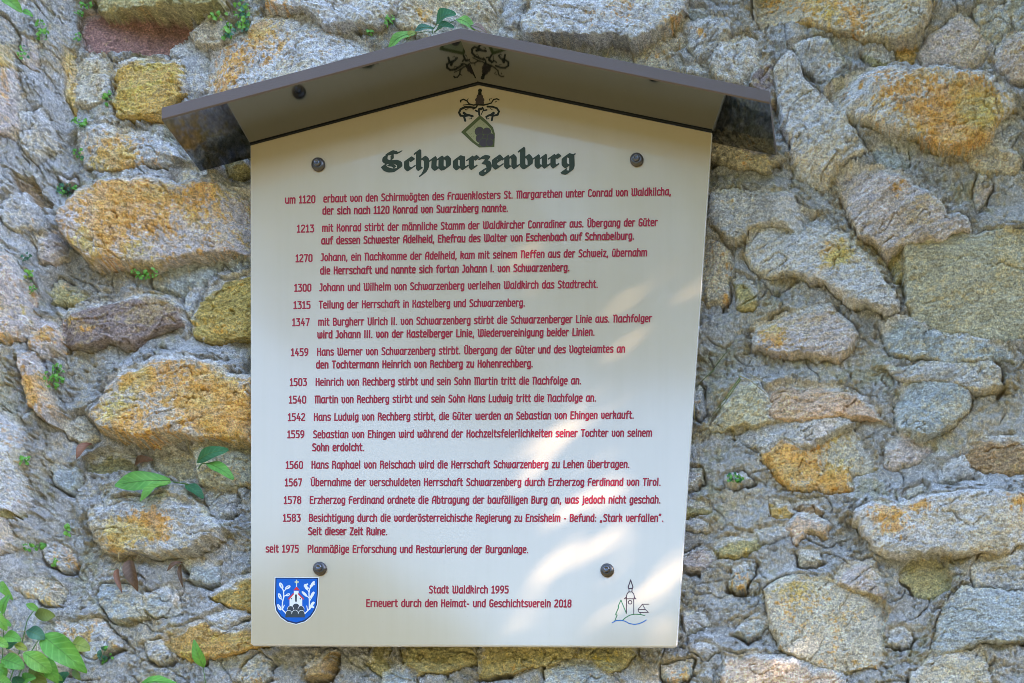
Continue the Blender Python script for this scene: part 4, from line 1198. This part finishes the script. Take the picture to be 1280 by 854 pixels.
# line drawing, lower right
m_ln = gloss("brown_line_print", (.075, .035, .045)); m_lg = gloss("green_line_print", (.02, .17, .04)); m_lb = gloss("blue_line_print", (.01, .13, .42))


def ZE(*pts): return [(755 + a / 11.39, 715 + b / 11.39) for a, b in pts]


ink = Ink()
for st, w_, m_ in (([(380, 115), (345, 215), (350, 235), (405, 235), (412, 215), (380, 115)], 15, 0), ([(355, 240), (358, 285)], 12, 0), ([(400, 240), (398, 285)], 12, 0), ([(352, 285), (330, 310), (320, 345), (320, 375)], 12, 0), ([(352, 285), (400, 285), (422, 310), (432, 345), (432, 375)], 12, 0),
                   ([(290, 383), (455, 383)], 11, 0), ([(312, 362), (290, 383)], 10, 0), ([(436, 362), (456, 383)], 10, 0), ([(320, 385), (320, 590)], 11, 0), ([(424, 385), (424, 600)], 11, 0),
                   ([(638, 460), (548, 460), (484, 535), (590, 535), (548, 462)], 10, 0), ([(590, 535), (632, 577), (500, 577), (484, 540)], 10, 0), ([(515, 577), (518, 600)], 10, 0),
                   ([(318, 590), (242, 400), (202, 490), (212, 500), (165, 605), (188, 615), (150, 705)], 11, 1), ([(265, 690), (310, 650), (370, 615), (440, 602), (520, 606), (580, 622)], 11, 1),
                   ([(118, 725), (170, 695), (240, 688), (300, 702), (360, 735), (430, 748), (500, 738), (560, 712), (602, 685)], 13, 2)):
    ink.stroke(ZE(*st), w_ / 11.39, m_)
ring = [(372 + 26 * math.cos(t_), 432 + 26 * math.sin(t_)) for t_ in np.linspace(0, 2 * math.pi, 13)]
ink.stroke(ZE(*ring), 1.05, 0)
ink.build("town_emblem", [m_ln, m_lg, m_lb], panel)


# ----------------------------------------------------------------------------
# plants in the joints
# ----------------------------------------------------------------------------
def leaf_material(name, c1, c2, trans=.25):
    m = mat(name, c1, .5, spec=.4)
    t, N, L, B = nodes_of(m)
    tc = N.new("ShaderNodeTexCoord")
    n = noise_node(t, 60, 4, .6, tc.outputs["Object"])
    r = ramp_node(t, n.outputs[0], [(.3, c1), (.7, c2)])
    at = N.new("ShaderNodeAttribute"); at.attribute_name = "leaf_vein"      # (along, across, 1) on broad leaves
    sp = N.new("ShaderNodeSeparateXYZ"); L.new(at.outputs["Vector"], sp.inputs[0])

    def mth(op, a, b=None):
        q = N.new("ShaderNodeMath"); q.operation = op
        for i_, x_ in enumerate((a, b)):
            if x_ is None: continue
            if isinstance(x_, (int, float)): q.inputs[i_].default_value = x_
            else: L.new(x_, q.inputs[i_])
        return q.outputs[0]
    ph = mth('MULTIPLY', mth('SUBTRACT', sp.outputs[0], mth('MULTIPLY', mth('ABSOLUTE', sp.outputs[1]), .22)), 44.0)
    vein = mth('MULTIPLY', mth('POWER', mth('ADD', mth('MULTIPLY', mth('COSINE', ph), .5), .5), 7.0), sp.outputs[2])
    light = tuple(min(1, c_ * 1.5 + .05) for c_ in c2)
    lc = mix_rgb(t, 'MIX', mth('MULTIPLY', vein, .28), r.outputs[0], light)
    n3 = noise_node(t, 22, 3, .6, tc.outputs["Object"])
    r3 = ramp_node(t, n3.outputs[0], [(.35, (.72, .76, .70)), (.65, (1.15, 1.12, 1.0))])
    lc = mix_rgb(t, 'MULTIPLY', 1.0, lc, r3.outputs[0])
    L.new(lc, B.inputs["Base Color"])
    n2 = noise_node(t, 350, 3, .6, tc.outputs["Object"])
    bp = N.new("ShaderNodeBump"); bp.inputs["Strength"].default_value = .35; bp.inputs["Distance"].default_value = .001
    L.new(mth('SUBTRACT', n2.outputs[0], mth('MULTIPLY', vein, .8)), bp.inputs["Height"]); L.new(bp.outputs[0], B.inputs["Normal"])
    tr = N.new("ShaderNodeBsdfTranslucent"); L.new(lc, tr.inputs[0])
    mx = N.new("ShaderNodeMixShader"); mx.inputs[0].default_value = trans
    L.new(B.outputs[0], mx.inputs[1]); L.new(tr.outputs[0], mx.inputs[2])
    L.new(mx.outputs[0], N["Material Output"].inputs[0])
    return m


ML = dict(
    green=leaf_material("fresh_leaf", (.11, .35, .055), (.19, .46, .085)),
    light=leaf_material("light_leaf", (.15, .40, .06), (.25, .50, .10)),
    dark=leaf_material("deep_leaf", (.03, .14, .06), (.05, .20, .08)),
    blue=leaf_material("bluish_leaf", (.05, .17, .11), (.10, .24, .16)),
    yellow=leaf_material("yellowing_leaf", (.30, .36, .05), (.36, .42, .10)),
    pink=leaf_material("pinkish_leaf", (.36, .22, .24), (.42, .32, .27)),
    brown=leaf_material("dry_leaf", (.11, .052, .026), (.20, .105, .06), .1),
    red=leaf_material("reddish_dry_leaf", (.25, .09, .05), (.33, .15, .09), .1),
    straw=leaf_material("dry_straw", (.45, .37, .22), (.55, .46, .28), .1),
    stem=leaf_material("green_stem", (.10, .20, .05), (.14, .26, .08), .1),
    grass=leaf_material("grass_blade", (.12, .20, .04), (.22, .28, .08), .2))


def wall_y(px, py, out=.0):
    """depth of the wall's face seen at a photo pixel"""
    y = wall_depth(px, py, .01)
    for _ in range(14):
        q = P(px, py, y)
        i = min(max(np.searchsorted(GX, q[0]), 0), NX - 1); j = min(max(np.searchsorted(GZ, q[2]), 0), NZ - 1)
        a = Y[max(j - 3, 0):j + 4, max(i - 3, 0):i + 4]
        y = .55 * y + .45 * float(a.mean())
    return y - out


def W3(px, py, out=.006):
    return Vector(P(px, py, wall_y(px, py, out)))


def leaf(mb, a, b, width, bend=.15, fold=.25, m=0, up=(0, -1, 0.25), shape='oval', teeth=0, seg=9, roll=0.0):
    """blade from a to b, width in metres"""
    a, b = Vector(a), Vector(b)
    ax = b - a; ln = ax.length; ax.normalize()
    n = Vector(up).normalized(); n = (n - ax * n.dot(ax)).normalized()
    s = ax.cross(n)
    if roll:
        n2 = n * math.cos(roll) + s * math.sin(roll); s = ax.cross(n2); n = n2
    vs_, fs = [], []
    for i in range(seg + 1):
        t_ = i / seg
        if shape == 'oval': w = math.sin(math.pi * min(t_ * .94 + .03, 1)) ** .75
        elif shape == 'lance': w = math.sin(math.pi * t_ ** .75 * .97 + .03) ** .9
        elif shape == 'obov': w = math.sin(math.pi * (t_ ** 1.5) * .93 + .06) ** .8
        else: w = 1 - .75 * t_
        if teeth: w *= 1 + .22 * (((t_ * teeth) % 1) - .5)
        w *= width / 2
        lift = bend * ln * math.sin(math.pi * t_) - bend * .4 * ln * t_ * t_
        c = a + ax * ln * t_ + n * lift
        for k in (-1, -.5, 0, .5, 1):
            wob = .06 * width * math.sin(9 * t_ + 2 * k)
            vs_.append(c + s * (w * k) + n * (abs(k) * fold * w + wob * abs(k)))
    for i in range(seg):
        for k in range(4):
            q = i * 5 + k
            fs.append((q, q + 1, q + 6, q + 5))
    mb.add(vs_, fs, m)


def midrib(mb, a, b, bend, m, r=.0006, up=(0, -1, .25)):
    a, b = Vector(a), Vector(b)
    ax = b - a; ln = ax.length; ax.normalize()
    n = Vector(up).normalized(); n = (n - ax * n.dot(ax)).normalized()
    pts = [a + ax * ln * t_ + n * (bend * ln * math.sin(math.pi * t_) - bend * .4 * ln * t_ * t_ + .0004) for t_ in np.linspace(0, .92, 8)]
    mb.tube(pts, [r * (1 - .6 * i / 7) for i in range(8)], 5, m)


def plant(name, label, cat, base_px, leaves, stems=(), group=None):
    """leaves: (ax, ay, bx, by, width px, material, options)"""
    b0 = W3(*base_px, out=-.004)
    root = thing(name, tuple(b0), label, cat, group)
    for (ax, ay, bx, by, w, mk, op) in leaves:
        o1, o2 = op.get('o', (.014, .028))
        ya = wall_y(ax, ay); yb = wall_y(bx, by)
        ymin = min(ya, yb) if abs(ya - yb) < .03 else (ya + yb) / 2
        A = Vector(P(ax, ay, min(ya, ymin + .01) - o1)); Bv = Vector(P(bx, by, min(yb, ymin + .012) - o2))
        mb = MB()
        bd = op.get('bend', .12)
        leaf(mb, A, Bv, w * S * op.get('k', 1.12), bd, op.get('fold', .22), 0, op.get('up', (0, -1, .25)), op.get('shape', 'oval'), op.get('teeth', 0), roll=op.get('roll', 0))
        midrib(mb, A, Bv, bd, 1, .0005, op.get('up', (0, -1, .25)))
        nlv = 10 * 5
        lo = mb.build(op.get('name', "leaf"), [ML[mk], ML['stem'] if mk not in ('brown', 'red', 'straw') else ML[mk]], root, True)
        va = lo.data.attributes.new("leaf_vein", 'FLOAT_VECTOR', 'POINT')
        vv_ = np.zeros((len(lo.data.vertices), 3))
        for q_ in range(nlv): vv_[q_] = (q_ // 5 / 9., (q_ % 5 - 2) / 2., 1)
        va.data.foreach_set("vector", vv_.ravel())
    for pts, r, mk in stems:
        mb = MB()
        q = [Vector(P(x_, y_, wall_y(x_, y_) - .010 - .006 * (i > 0))) for i, (x_, y_) in enumerate(curve(pts, 3))]
        mb.tube(q, [r * (1 - .4 * i / max(len(q) - 1, 1)) for i in range(len(q))], 6)
        mb.build("stem", ML[mk], root, True)
    return root


plant("seedling", "two broad green leaves lying left of a thin stem below the big overhanging block", "plant", (236, 607),
      [(213, 601, 143, 606, 23, 'green', dict(bend=.06, o=(.022, .035), up=(.15, -1, .15), fold=.12)), (212, 603, 174, 626, 17, 'light', dict(bend=.1, o=(.022, .03), roll=.4)), (232, 606, 254, 622, 13, 'dark', dict(o=(.012, .02), roll=-.3))],
      [([(238, 606), (226, 604), (212, 602)], .0012, 'stem')])
plant("seedling", "pair of dark green leaves pointing right beside the lower left edge of the board", "plant", (250, 580),
      [(246, 578, 284, 561, 15, 'dark', dict(bend=.1, o=(.016, .034), roll=.2)), (258, 579, 292, 598, 15, 'green', dict(bend=.1, o=(.02, .03), up=(0, -.8, .5)))],
      [([(248, 586), (252, 580), (260, 579)], .001, 'stem')])
plant("seedling", "leafy seedling with green yellow and pink leaves growing above the ridge of the canopy", "plant", (541, 40),
      [(545, 31, 569, 16, 17, 'dark', dict(o=(.02, .035), fold=.35)), (542, 36, 518, 38, 9, 'blue', dict(o=(.02, .03))), (545, 38, 567, 33, 10, 'dark', dict(o=(.022, .035), fold=.4)),
       (518, 42, 484, 60, 13, 'light', dict(o=(.022, .03))), (508, 50, 520, 40, 9, 'yellow', dict(o=(.026, .027))), (571, 24, 594, 36, 12, 'light', dict(o=(.02, .033))), (588, 32, 609, 42, 9, 'pink', dict(o=(.03, .034)))],
      [([(541, 42), (541, 37), (545, 32)], .001, 'stem'), ([(541, 40), (530, 40), (519, 42)], .0008, 'stem'), ([(543, 40), (556, 32), (572, 24)], .0008, 'stem')])
plant("weed_tuft", "large leafy weed with dry stalks filling the bottom left corner", "plant", (22, 838),
      [(52, 793, 108, 840, 30, 'green', dict(shape='lance', o=(.045, .055), fold=.3)), (30, 816, 64, 840, 21, 'light', dict(o=(.06, .07))), (2, 824, 30, 834, 19, 'green', dict(o=(.05, .06))), (88, 806, 112, 811, 19, 'yellow', dict(o=(.03, .04))),
       (33, 755, 49, 764, 8, 'light', dict(o=(.04, .045))), (44, 768, 68, 769, 14, 'grass', dict(o=(.04, .05), roll=.6)), (0, 728, 14, 748, 10, 'light', dict(o=(.03, .05), bend=.3)), (12, 744, 2, 768, 10, 'green', dict(o=(.05, .04))), (-6, 764, 8, 788, 12, 'light', dict(o=(.04, .05))),
       (34, 788, 56, 798, 16, 'blue', dict(o=(.04, .05))), (54, 822, 72, 854, 20, 'green', dict(o=(.05, .055), shape='lance')), (70, 858, 85, 840, 14, 'dark', dict(o=(.035, .04))), (-6, 830, 8, 845, 14, 'green', dict(o=(.05, .055))), (40, 832, 56, 862, 17, 'grass', dict(o=(.05, .05))), (18, 846, 30, 862, 14, 'dark', dict(o=(.045, .05))), (5, 795, 26, 800, 14, 'green', dict(o=(.035, .045))), (8, 812, 22, 800, 10, 'dark', dict(o=(.03, .035))),
       (-8, 800, 10, 808, 12, 'light', dict(o=(.05, .06))), (14, 838, 28, 826, 11, 'light', dict(o=(.055, .06))), (26, 852, 44, 846, 13, 'green', dict(o=(.05, .06))), (-6, 850, 14, 858, 15, 'light', dict(o=(.06, .065))), (60, 842, 78, 850, 10, 'light', dict(o=(.04, .05))), (18, 806, 34, 812, 9, 'yellow', dict(o=(.04, .045))), (0, 776, 14, 782, 8, 'green', dict(o=(.04, .05))), (92, 838, 100, 850, 8, 'grass', dict(o=(.03, .03)))],
      [([(7, 866), (26, 810), (34, 776), (42, 764)], .0011, 'stem'), ([(-8, 790), (20, 790), (42, 789)], .0008, 'straw'), ([(7, 810), (24, 800), (41, 789)], .0008, 'straw'), ([(-8, 800), (24, 820), (60, 840)], .0014, 'straw'), ([(-6, 824), (10, 838), (23, 856)], .0009, 'straw'), ([(14, 868), (30, 830), (52, 794)], .0012, 'stem'), ([(45, 862), (46, 820), (45, 800)], .0007, 'straw'), ([(60, 812), (76, 794), (114, 768)], .0005, 'straw'), ([(2, 868), (4, 800), (6, 750)], .001, 'stem')])
plant("seedling", "single upright narrow leaf on a stalk under the board's lower left corner", "plant", (256, 858),
      [(255, 835, 242, 800, 13, 'green', dict(shape='lance', o=(.02, .03)))], [([(258, 862), (256, 848), (254, 834)], .001, 'stem')])
plant("seedling", "toothed leaf cut by the bottom edge left of the single upright leaf", "plant", (200, 862),
      [(166, 862, 224, 855, 22, 'green', dict(teeth=7, o=(.02, .03), up=(0, -.6, .8))), (200, 866, 232, 862, 14, 'dark', dict(teeth=5))], [([(205, 872), (200, 862)], .001, 'stem')])
plant("seedling", "bright green leaf pair hanging in at the top left corner", "plant", (6, 2),
      [(2, -4, 27, 14, 14, 'light', dict(o=(.02, .03), fold=.35)), (27, 14, 41, 20, 7, 'green', dict(o=(.02, .02)))], [([(-4, -10), (2, -2), (8, 2)], .001, 'stem')])
# dry leaves caught under the stones
plant("dry_leaf", "curled brown dead leaf hanging under the stone with the yellow patch", "dead leaf", (163, 702), [(162, 700, 172, 739, 15, 'brown', dict(fold=.7, o=(.012, .02), shape='lance', name="leaf_blade"))])
plant("dry_leaf", "narrow reddish dead leaf left of the curled brown leaf", "dead leaf", (148, 712), [(147, 711, 152, 741, 7, 'red', dict(fold=.6, shape='lance', name="leaf_blade"))])
plant("dry_leaf", "thin shrivelled leaf on the grey mortar right of the curled brown leaf", "dead leaf", (226, 704), [(228, 703, 208, 714, 6, 'brown', dict(fold=.7, shape='lance', name="leaf_blade")), (226, 706, 228, 734, 5, 'brown', dict(fold=.6, shape='lance', name="leaf_blade"))])
plant("dry_leaf", "rust red dead leaf left of the dark hollow under the big block", "dead leaf", (114, 556), [(115, 555, 95, 573, 11, 'red', dict(fold=.5, shape='lance', name="leaf_blade"))])
plant("dry_leaf", "brown dead leaf lying in the hollow above the two broad green leaves", "dead leaf", (178, 580), [(168, 582, 190, 574, 11, 'brown', dict(fold=.4, o=(.006, .01), name="leaf_blade"))])


def weed(px, py, rx, ry, n, mk, label, size=6.0, mk2=None):
    """a cushion of tiny round leaves on threadlike stalks"""
    r_ = random.Random(int(px * 7 + py * 13))
    b0 = W3(px, py + ry * .4, out=-.003)
    root = thing("wall_weed", tuple(b0), label, "plant", "small weeds in the wall joints")
    lv, sm_ = MB(), MB()
    for i in range(n):
        a = r_.uniform(0, 2 * math.pi); q = math.sqrt(r_.random())
        x_, y_ = px + rx * q * math.cos(a), py + ry * q * math.sin(a)
        c = Vector(P(x_, y_, wall_y(x_, y_) - r_.uniform(.004, .014)))
        sz = size * .92 * S * r_.uniform(.6, 1.2)
        dr = Vector((r_.uniform(-1, 1), r_.uniform(-.5, .1), r_.uniform(-.4, 1))).normalized()
        leaf(lv, c - dr * sz * .5, c + dr * sz * .5, sz * r_.uniform(.7, 1.0), .12, .25, 1 if (mk2 and r_.random() < .35) else 0, (r_.uniform(-.5, .5), -1, r_.uniform(-.2, .9)), 'oval', seg=5, roll=0)
        if i % 2 == 0:
            sm_.tube([b0, (b0 + c) / 2 + Vector((0, -.004, 0)), c], .00035, 4)
    lv.build("leaves", [ML[mk], ML[mk2 or mk]], root, True)
    sm_.build("stems", ML['stem'], root, True)


for w_ in [
 (303, 12, 10, 14, 26, 'light', "pale green ferny sprig at the top between the grey stones left of the ridge", 6, 'blue'),
 (272, 20, 14, 5, 14, 'light', "thin yellowish sprig reaching left over the small stone near the reddish block", 6, 'yellow'),
 (284, 40, 9, 10, 22, 'blue', "bluish green tuft on the right end of the small stone near the reddish block", 6.5, 'light'),
 (304, 30, 8, 12, 22, 'light', "light green tuft beside the big granite block behind the canopy", 6, 'blue'),
 (107, 7, 9, 5, 12, 'green', "small green tuft at the top edge above the reddish block", 5, 'light'),
 (99, 18, 6, 5, 10, 'green', "green tuft at the upper left corner of the reddish block", 5, None),
 (96, 47, 6, 6, 10, 'green', "green tuft beside the lower left corner of the reddish block", 5, 'dark'),
 (52, 38, 9, 14, 24, 'green', "tall green weed in the grey mortar of the corner left of the reddish block", 5, 'light'),
 (30, 66, 9, 9, 14, 'green', "sparse green weed by the left edge below the tall corner weed", 4.5, 'blue'),
 (134, 122, 5, 11, 14, 'green', "narrow upright weed in the joint left of the ochre block", 5, 'light'),
 (99, 154, 11, 6, 18, 'light', "yellow green tuft in the corner just above the layered stone", 5, 'green'),
 (99, 193, 8, 9, 12, 'green', "small two sprig weed at the left end of the layered stone", 5, 'dark'),
 (83, 236, 13, 10, 26, 'blue', "bushy green tuft at the upper left of the largest orange block", 5, 'green'),
 (181, 342, 19, 7, 28, 'green', "low green weed spreading under the largest orange block", 5.5, 'light'),
 (37, 344, 7, 9, 14, 'light', "yellow green sprig low on the left return wall", 5.5, 'yellow'),
 (40, 362, 5, 6, 8, 'green', "tiny green sprig just below the yellow green sprig on the left return wall", 4.5, None),
 (34, 322, 7, 6, 8, 'blue', "tiny bluish weed just above the yellow green sprig on the left return wall", 4.5, None),
 (68, 470, 13, 16, 34, 'light', "fresh green cushion in the hollow left of the big overhanging block", 6, 'green'),
 (32, 576, 7, 7, 12, 'green', "small weed on the pale left stone below the orange streaked one", 5.5, 'light'),
 (86, 663, 5, 7, 9, 'light', "small bright leaves left of the stone with the yellow patch", 6, None),
 (42, 684, 15, 8, 20, 'green', "straggling weed in the lower left mortar above the corner weed", 5, 'light'),
 (67, 703, 5, 5, 9, 'light', "round bright tuft at the right end of the straggling weed", 5, None),
 (130, 821, 11, 12, 12, 'green', "little clover like seedling right of the corner weed", 8, 'blue'),
 (918, 598, 11, 6, 34, 'green', "dense emerald cushion right of the board", 4.5, 'dark'),
 (462, 40, 5, 4, 10, 'light', "tiny bright sprout in the crack above the left canopy slope", 4, 'green'),
 (487, 27, 7, 9, 18, 'light', "bright green tuft in the joint left of the leafy ridge seedling", 4.5, 'green'),
]:
    weed(*w_)


def blades(name, label, base_px, lines, cat="grass"):
    b0 = W3(*base_px, out=0)
    root = thing(name, tuple(b0), label, cat)
    for pts, r, mk in lines:
        mb = MB()
        cu = curve(pts, 5)
        q = [Vector(P(x_, y_, wall_y(x_, y_) - .008 - .014 * math.sin(math.pi * i / (len(cu) - 1)))) for i, (x_, y_) in enumerate(cu)]
        mb.tube(q, [r * (1 - .75 * i / (len(q) - 1)) for i in range(len(q))], 5)
        mb.build("blade", ML[mk], root, True)


blades("grass_tuft", "thin wispy grass blades hanging on the wall right of the board", (925, 470), [
 ([(925, 472), (908, 496), (889, 521)], .0011, 'grass'), ([(926, 474), (905, 505), (893, 520)], .0008, 'grass'), ([(924, 470), (938, 476), (950, 486), (959, 494)], .0011, 'straw'),
 ([(894, 461), (882, 472), (868, 485)], .0008, 'grass'), ([(893, 460), (905, 444), (918, 430)], .0008, 'grass'), ([(936, 467), (955, 478), (971, 492)], .0006, 'straw'), ([(920, 527), (934, 516), (947, 506)], .0006, 'straw'),
 ([(933, 444), (945, 450), (957, 458)], .0006, 'straw'), ([(889, 522), (880, 536), (870, 540)], .0008, 'straw'), ([(868, 506), (868, 522), (872, 538)], .0008, 'straw')])
blades("root_strands", "pale root threads dangling under the stone with the yellow patch", (150, 694), [
 ([(148, 692), (149, 705), (150, 716)], .0006, 'straw'), ([(136, 695), (150, 712), (162, 738)], .0004, 'straw'), ([(196, 716), (206, 735), (218, 758)], .0004, 'straw'), ([(174, 693), (186, 704), (200, 712)], .0004, 'straw'), ([(132, 711), (142, 712), (152, 713)], .0006, 'grass')], "roots")

# ----------------------------------------------------------------------------
# the tree whose bough shades this side of the wall
# ----------------------------------------------------------------------------
tree = thing("beech_tree", (4.6, -.9, 0), "leafy beech standing right of the wall and shading it", "tree")
m_bark = mat("grey_bark", (.16, .145, .125), .9)
mb = MB()
mb.tube([(4.6, -.9, -.05), (4.56, -.85, 1.2), (4.65, -.75, 2.6), (4.5, -.6, 4.2), (4.55, -.4, 6.0), (4.5, -.2, 8.0)], [.20, .16, .145, .125, .09, .03], 12)
mb.tube([(4.6, -.75, 3.2), (3.6, -.72, 3.9), (2.6, -.66, 4.35), (1.7, -.42, 4.7)], [.075, .055, .035, .012], 8)
mb.tube([(4.5, -.6, 4.2), (3.4, -.7, 4.9), (2.3, -.6, 5.2)], [.06, .04, .012], 8)
mb.tube([(4.5, -.6, 4.6), (5.2, -.5, 5.4), (5.8, -.2, 5.9)], [.06, .04, .012], 8)
mb.tube([(4.5, -.5, 5.2), (4.3, .4, 6.1), (4.2, 1.2, 6.4)], [.05, .035, .012], 8)
mb.build("trunk", m_bark, tree, True)
# gaps in the bough where the sun comes through, given by where its flecks fall on the wall
GAPS = [(828, 425, 26, 52, .2), (850, 335, 12, 20, .3), (1250, 120, 14, 12, 0), (1070, 782, 48, 17, 0), (760, 385, 26, 16, .4), (690, 590, 55, 30, -.5), (740, 640, 42, 40, .5), (700, 740, 32, 42, -.3), (775, 720, 22, 34, .2), (820, 770, 45, 40, .6), (835, 715, 20, 24, 0),
        (640, 560, 25, 20, 0), (720, 520, 16, 26, .5), (775, 500, 20, 32, .4), (690, 340, 30, 16, .5), (655, 770, 22, 16, 0), (930, 790, 20, 12, .2), (700, 800, 26, 14, 0)]
s3 = np.array(SUN)
mb = MB()
r_ = random.Random(21)


def add_leaf(c, sz, r_):
    dr = Vector((r_.uniform(-1, 1), r_.uniform(-1, 1), r_.uniform(-.7, .4))).normalized()
    up = Vector((s3[0] + r_.uniform(-.7, .7), s3[1] + r_.uniform(-.7, .7), s3[2] + r_.uniform(-.5, .7)))
    a = Vector(c) - dr * sz / 2; b = Vector(c) + dr * sz / 2
    n = up.normalized(); n = (n - dr * n.dot(dr)).normalized(); s_ = dr.cross(n) * sz * .31
    m_ = (a + b) / 2 - n * sz * .06
    q1 = a + dr * sz * .3; q2 = a + dr * sz * .68
    mb.add([a, q1 - s_, q2 - s_ * .85, b, q2 + s_ * .85, q1 + s_, q1 - n * sz * .05, q2 - n * sz * .05], [(0, 1, 6), (0, 6, 5), (1, 2, 7, 6), (6, 7, 4, 5), (2, 3, 7), (7, 3, 4)])


cnt = 0
while cnt < 19000:
    px, py = r_.uniform(-450, 1750), r_.uniform(-450, 1150)
    tt = r_.uniform(2.7, 4.1)
    blocked = True
    for gx, gy, ra, rb, ro in GAPS:
        dx, dy = px - gx, py - gy
        u_ = (dx * math.cos(ro) + dy * math.sin(ro)) / (ra * 2.1); v_ = (-dx * math.sin(ro) + dy * math.cos(ro)) / (rb * 1.95)
        if u_ * u_ + v_ * v_ < 1.0 + r_.uniform(-.1, .5):
            blocked = False; break
    if not blocked and r_.random() > .22: continue
    p = np.array(P(px, py, 0)) + s3 * tt
    add_leaf(p, r_.uniform(.045, .075), r_); cnt += 1
for _ in range(4200):
    a = r_.uniform(0, 2 * math.pi); ph = math.acos(r_.uniform(-1, 1)); q = r_.uniform(.55, 1) ** .5
    c = (4.8 + 1.5 * q * math.sin(ph) * math.cos(a), .5 + 1.3 * q * math.sin(ph) * math.sin(a), 6.6 + 1.9 * q * math.cos(ph))
    cl = math.sin(c[0] * 4.1) * math.sin(c[1] * 3.7 + 1) * math.sin(c[2] * 3.3)
    if cl < -.12: continue
    add_leaf(c, r_.uniform(.07, .12), r_)
mb.build("crown", leaf_material("beech_leaf", (.06, .15, .02), (.10, .21, .035), .35), tree)

# added tree, unseen: its crown darkens and greens the top of the board's reflection
reflected_tree = thing("beech_tree", (1.9, -11.5, 0), "tall leaning beech across the clearing facing the wall", "tree")
mb = MB()
mb.tube([(1.9, -11.5, -.05), (1.9, -11.45, 2), (1.8, -11.4, 5), (1.2, -11.2, 8.4), (-.6, -11.1, 10.2), (-3, -11, 12.5)], [.42, .34, .30, .26, .19, .06], 14)
for q in range(9):
    a = q * 2.4
    mb.tube([(-.6 - q * .25, -11.1, 10.2 + q * .22), (-2.4 + 1.4 * math.cos(a), -11.1 + 1.4 * math.sin(a), 11.2 + q * .2), (-3 + 3.2 * math.cos(a), -11.1 + 2.8 * math.sin(a), 11.2 + q * .4)], [.13, .08, .025], 7)
mb.build("trunk", m_bark, reflected_tree, True)
mb = MB()
n_ = 0
while n_ < 4200:
    c = np.array([r_.uniform(-8, 2), r_.uniform(-15, -7), r_.uniform(8.2, 15)])
    q = np.array([(c[0] + 3.0) / 4.4, (c[1] + 11) / 4, (c[2] - 12) / 3.6])
    rad = float((q ** 2).sum())
    if rad > 1 or rad < .35: continue
    if math.sin(c[0] * 1.7 + c[2]) * math.sin(c[1] * 1.9) * math.sin(c[2] * 1.6 + 1) < -.22: continue
    add_leaf(c, r_.uniform(.22, .42), r_); n_ += 1
mb.build("crown", bpy.data.materials["beech_leaf"], reflected_tree)
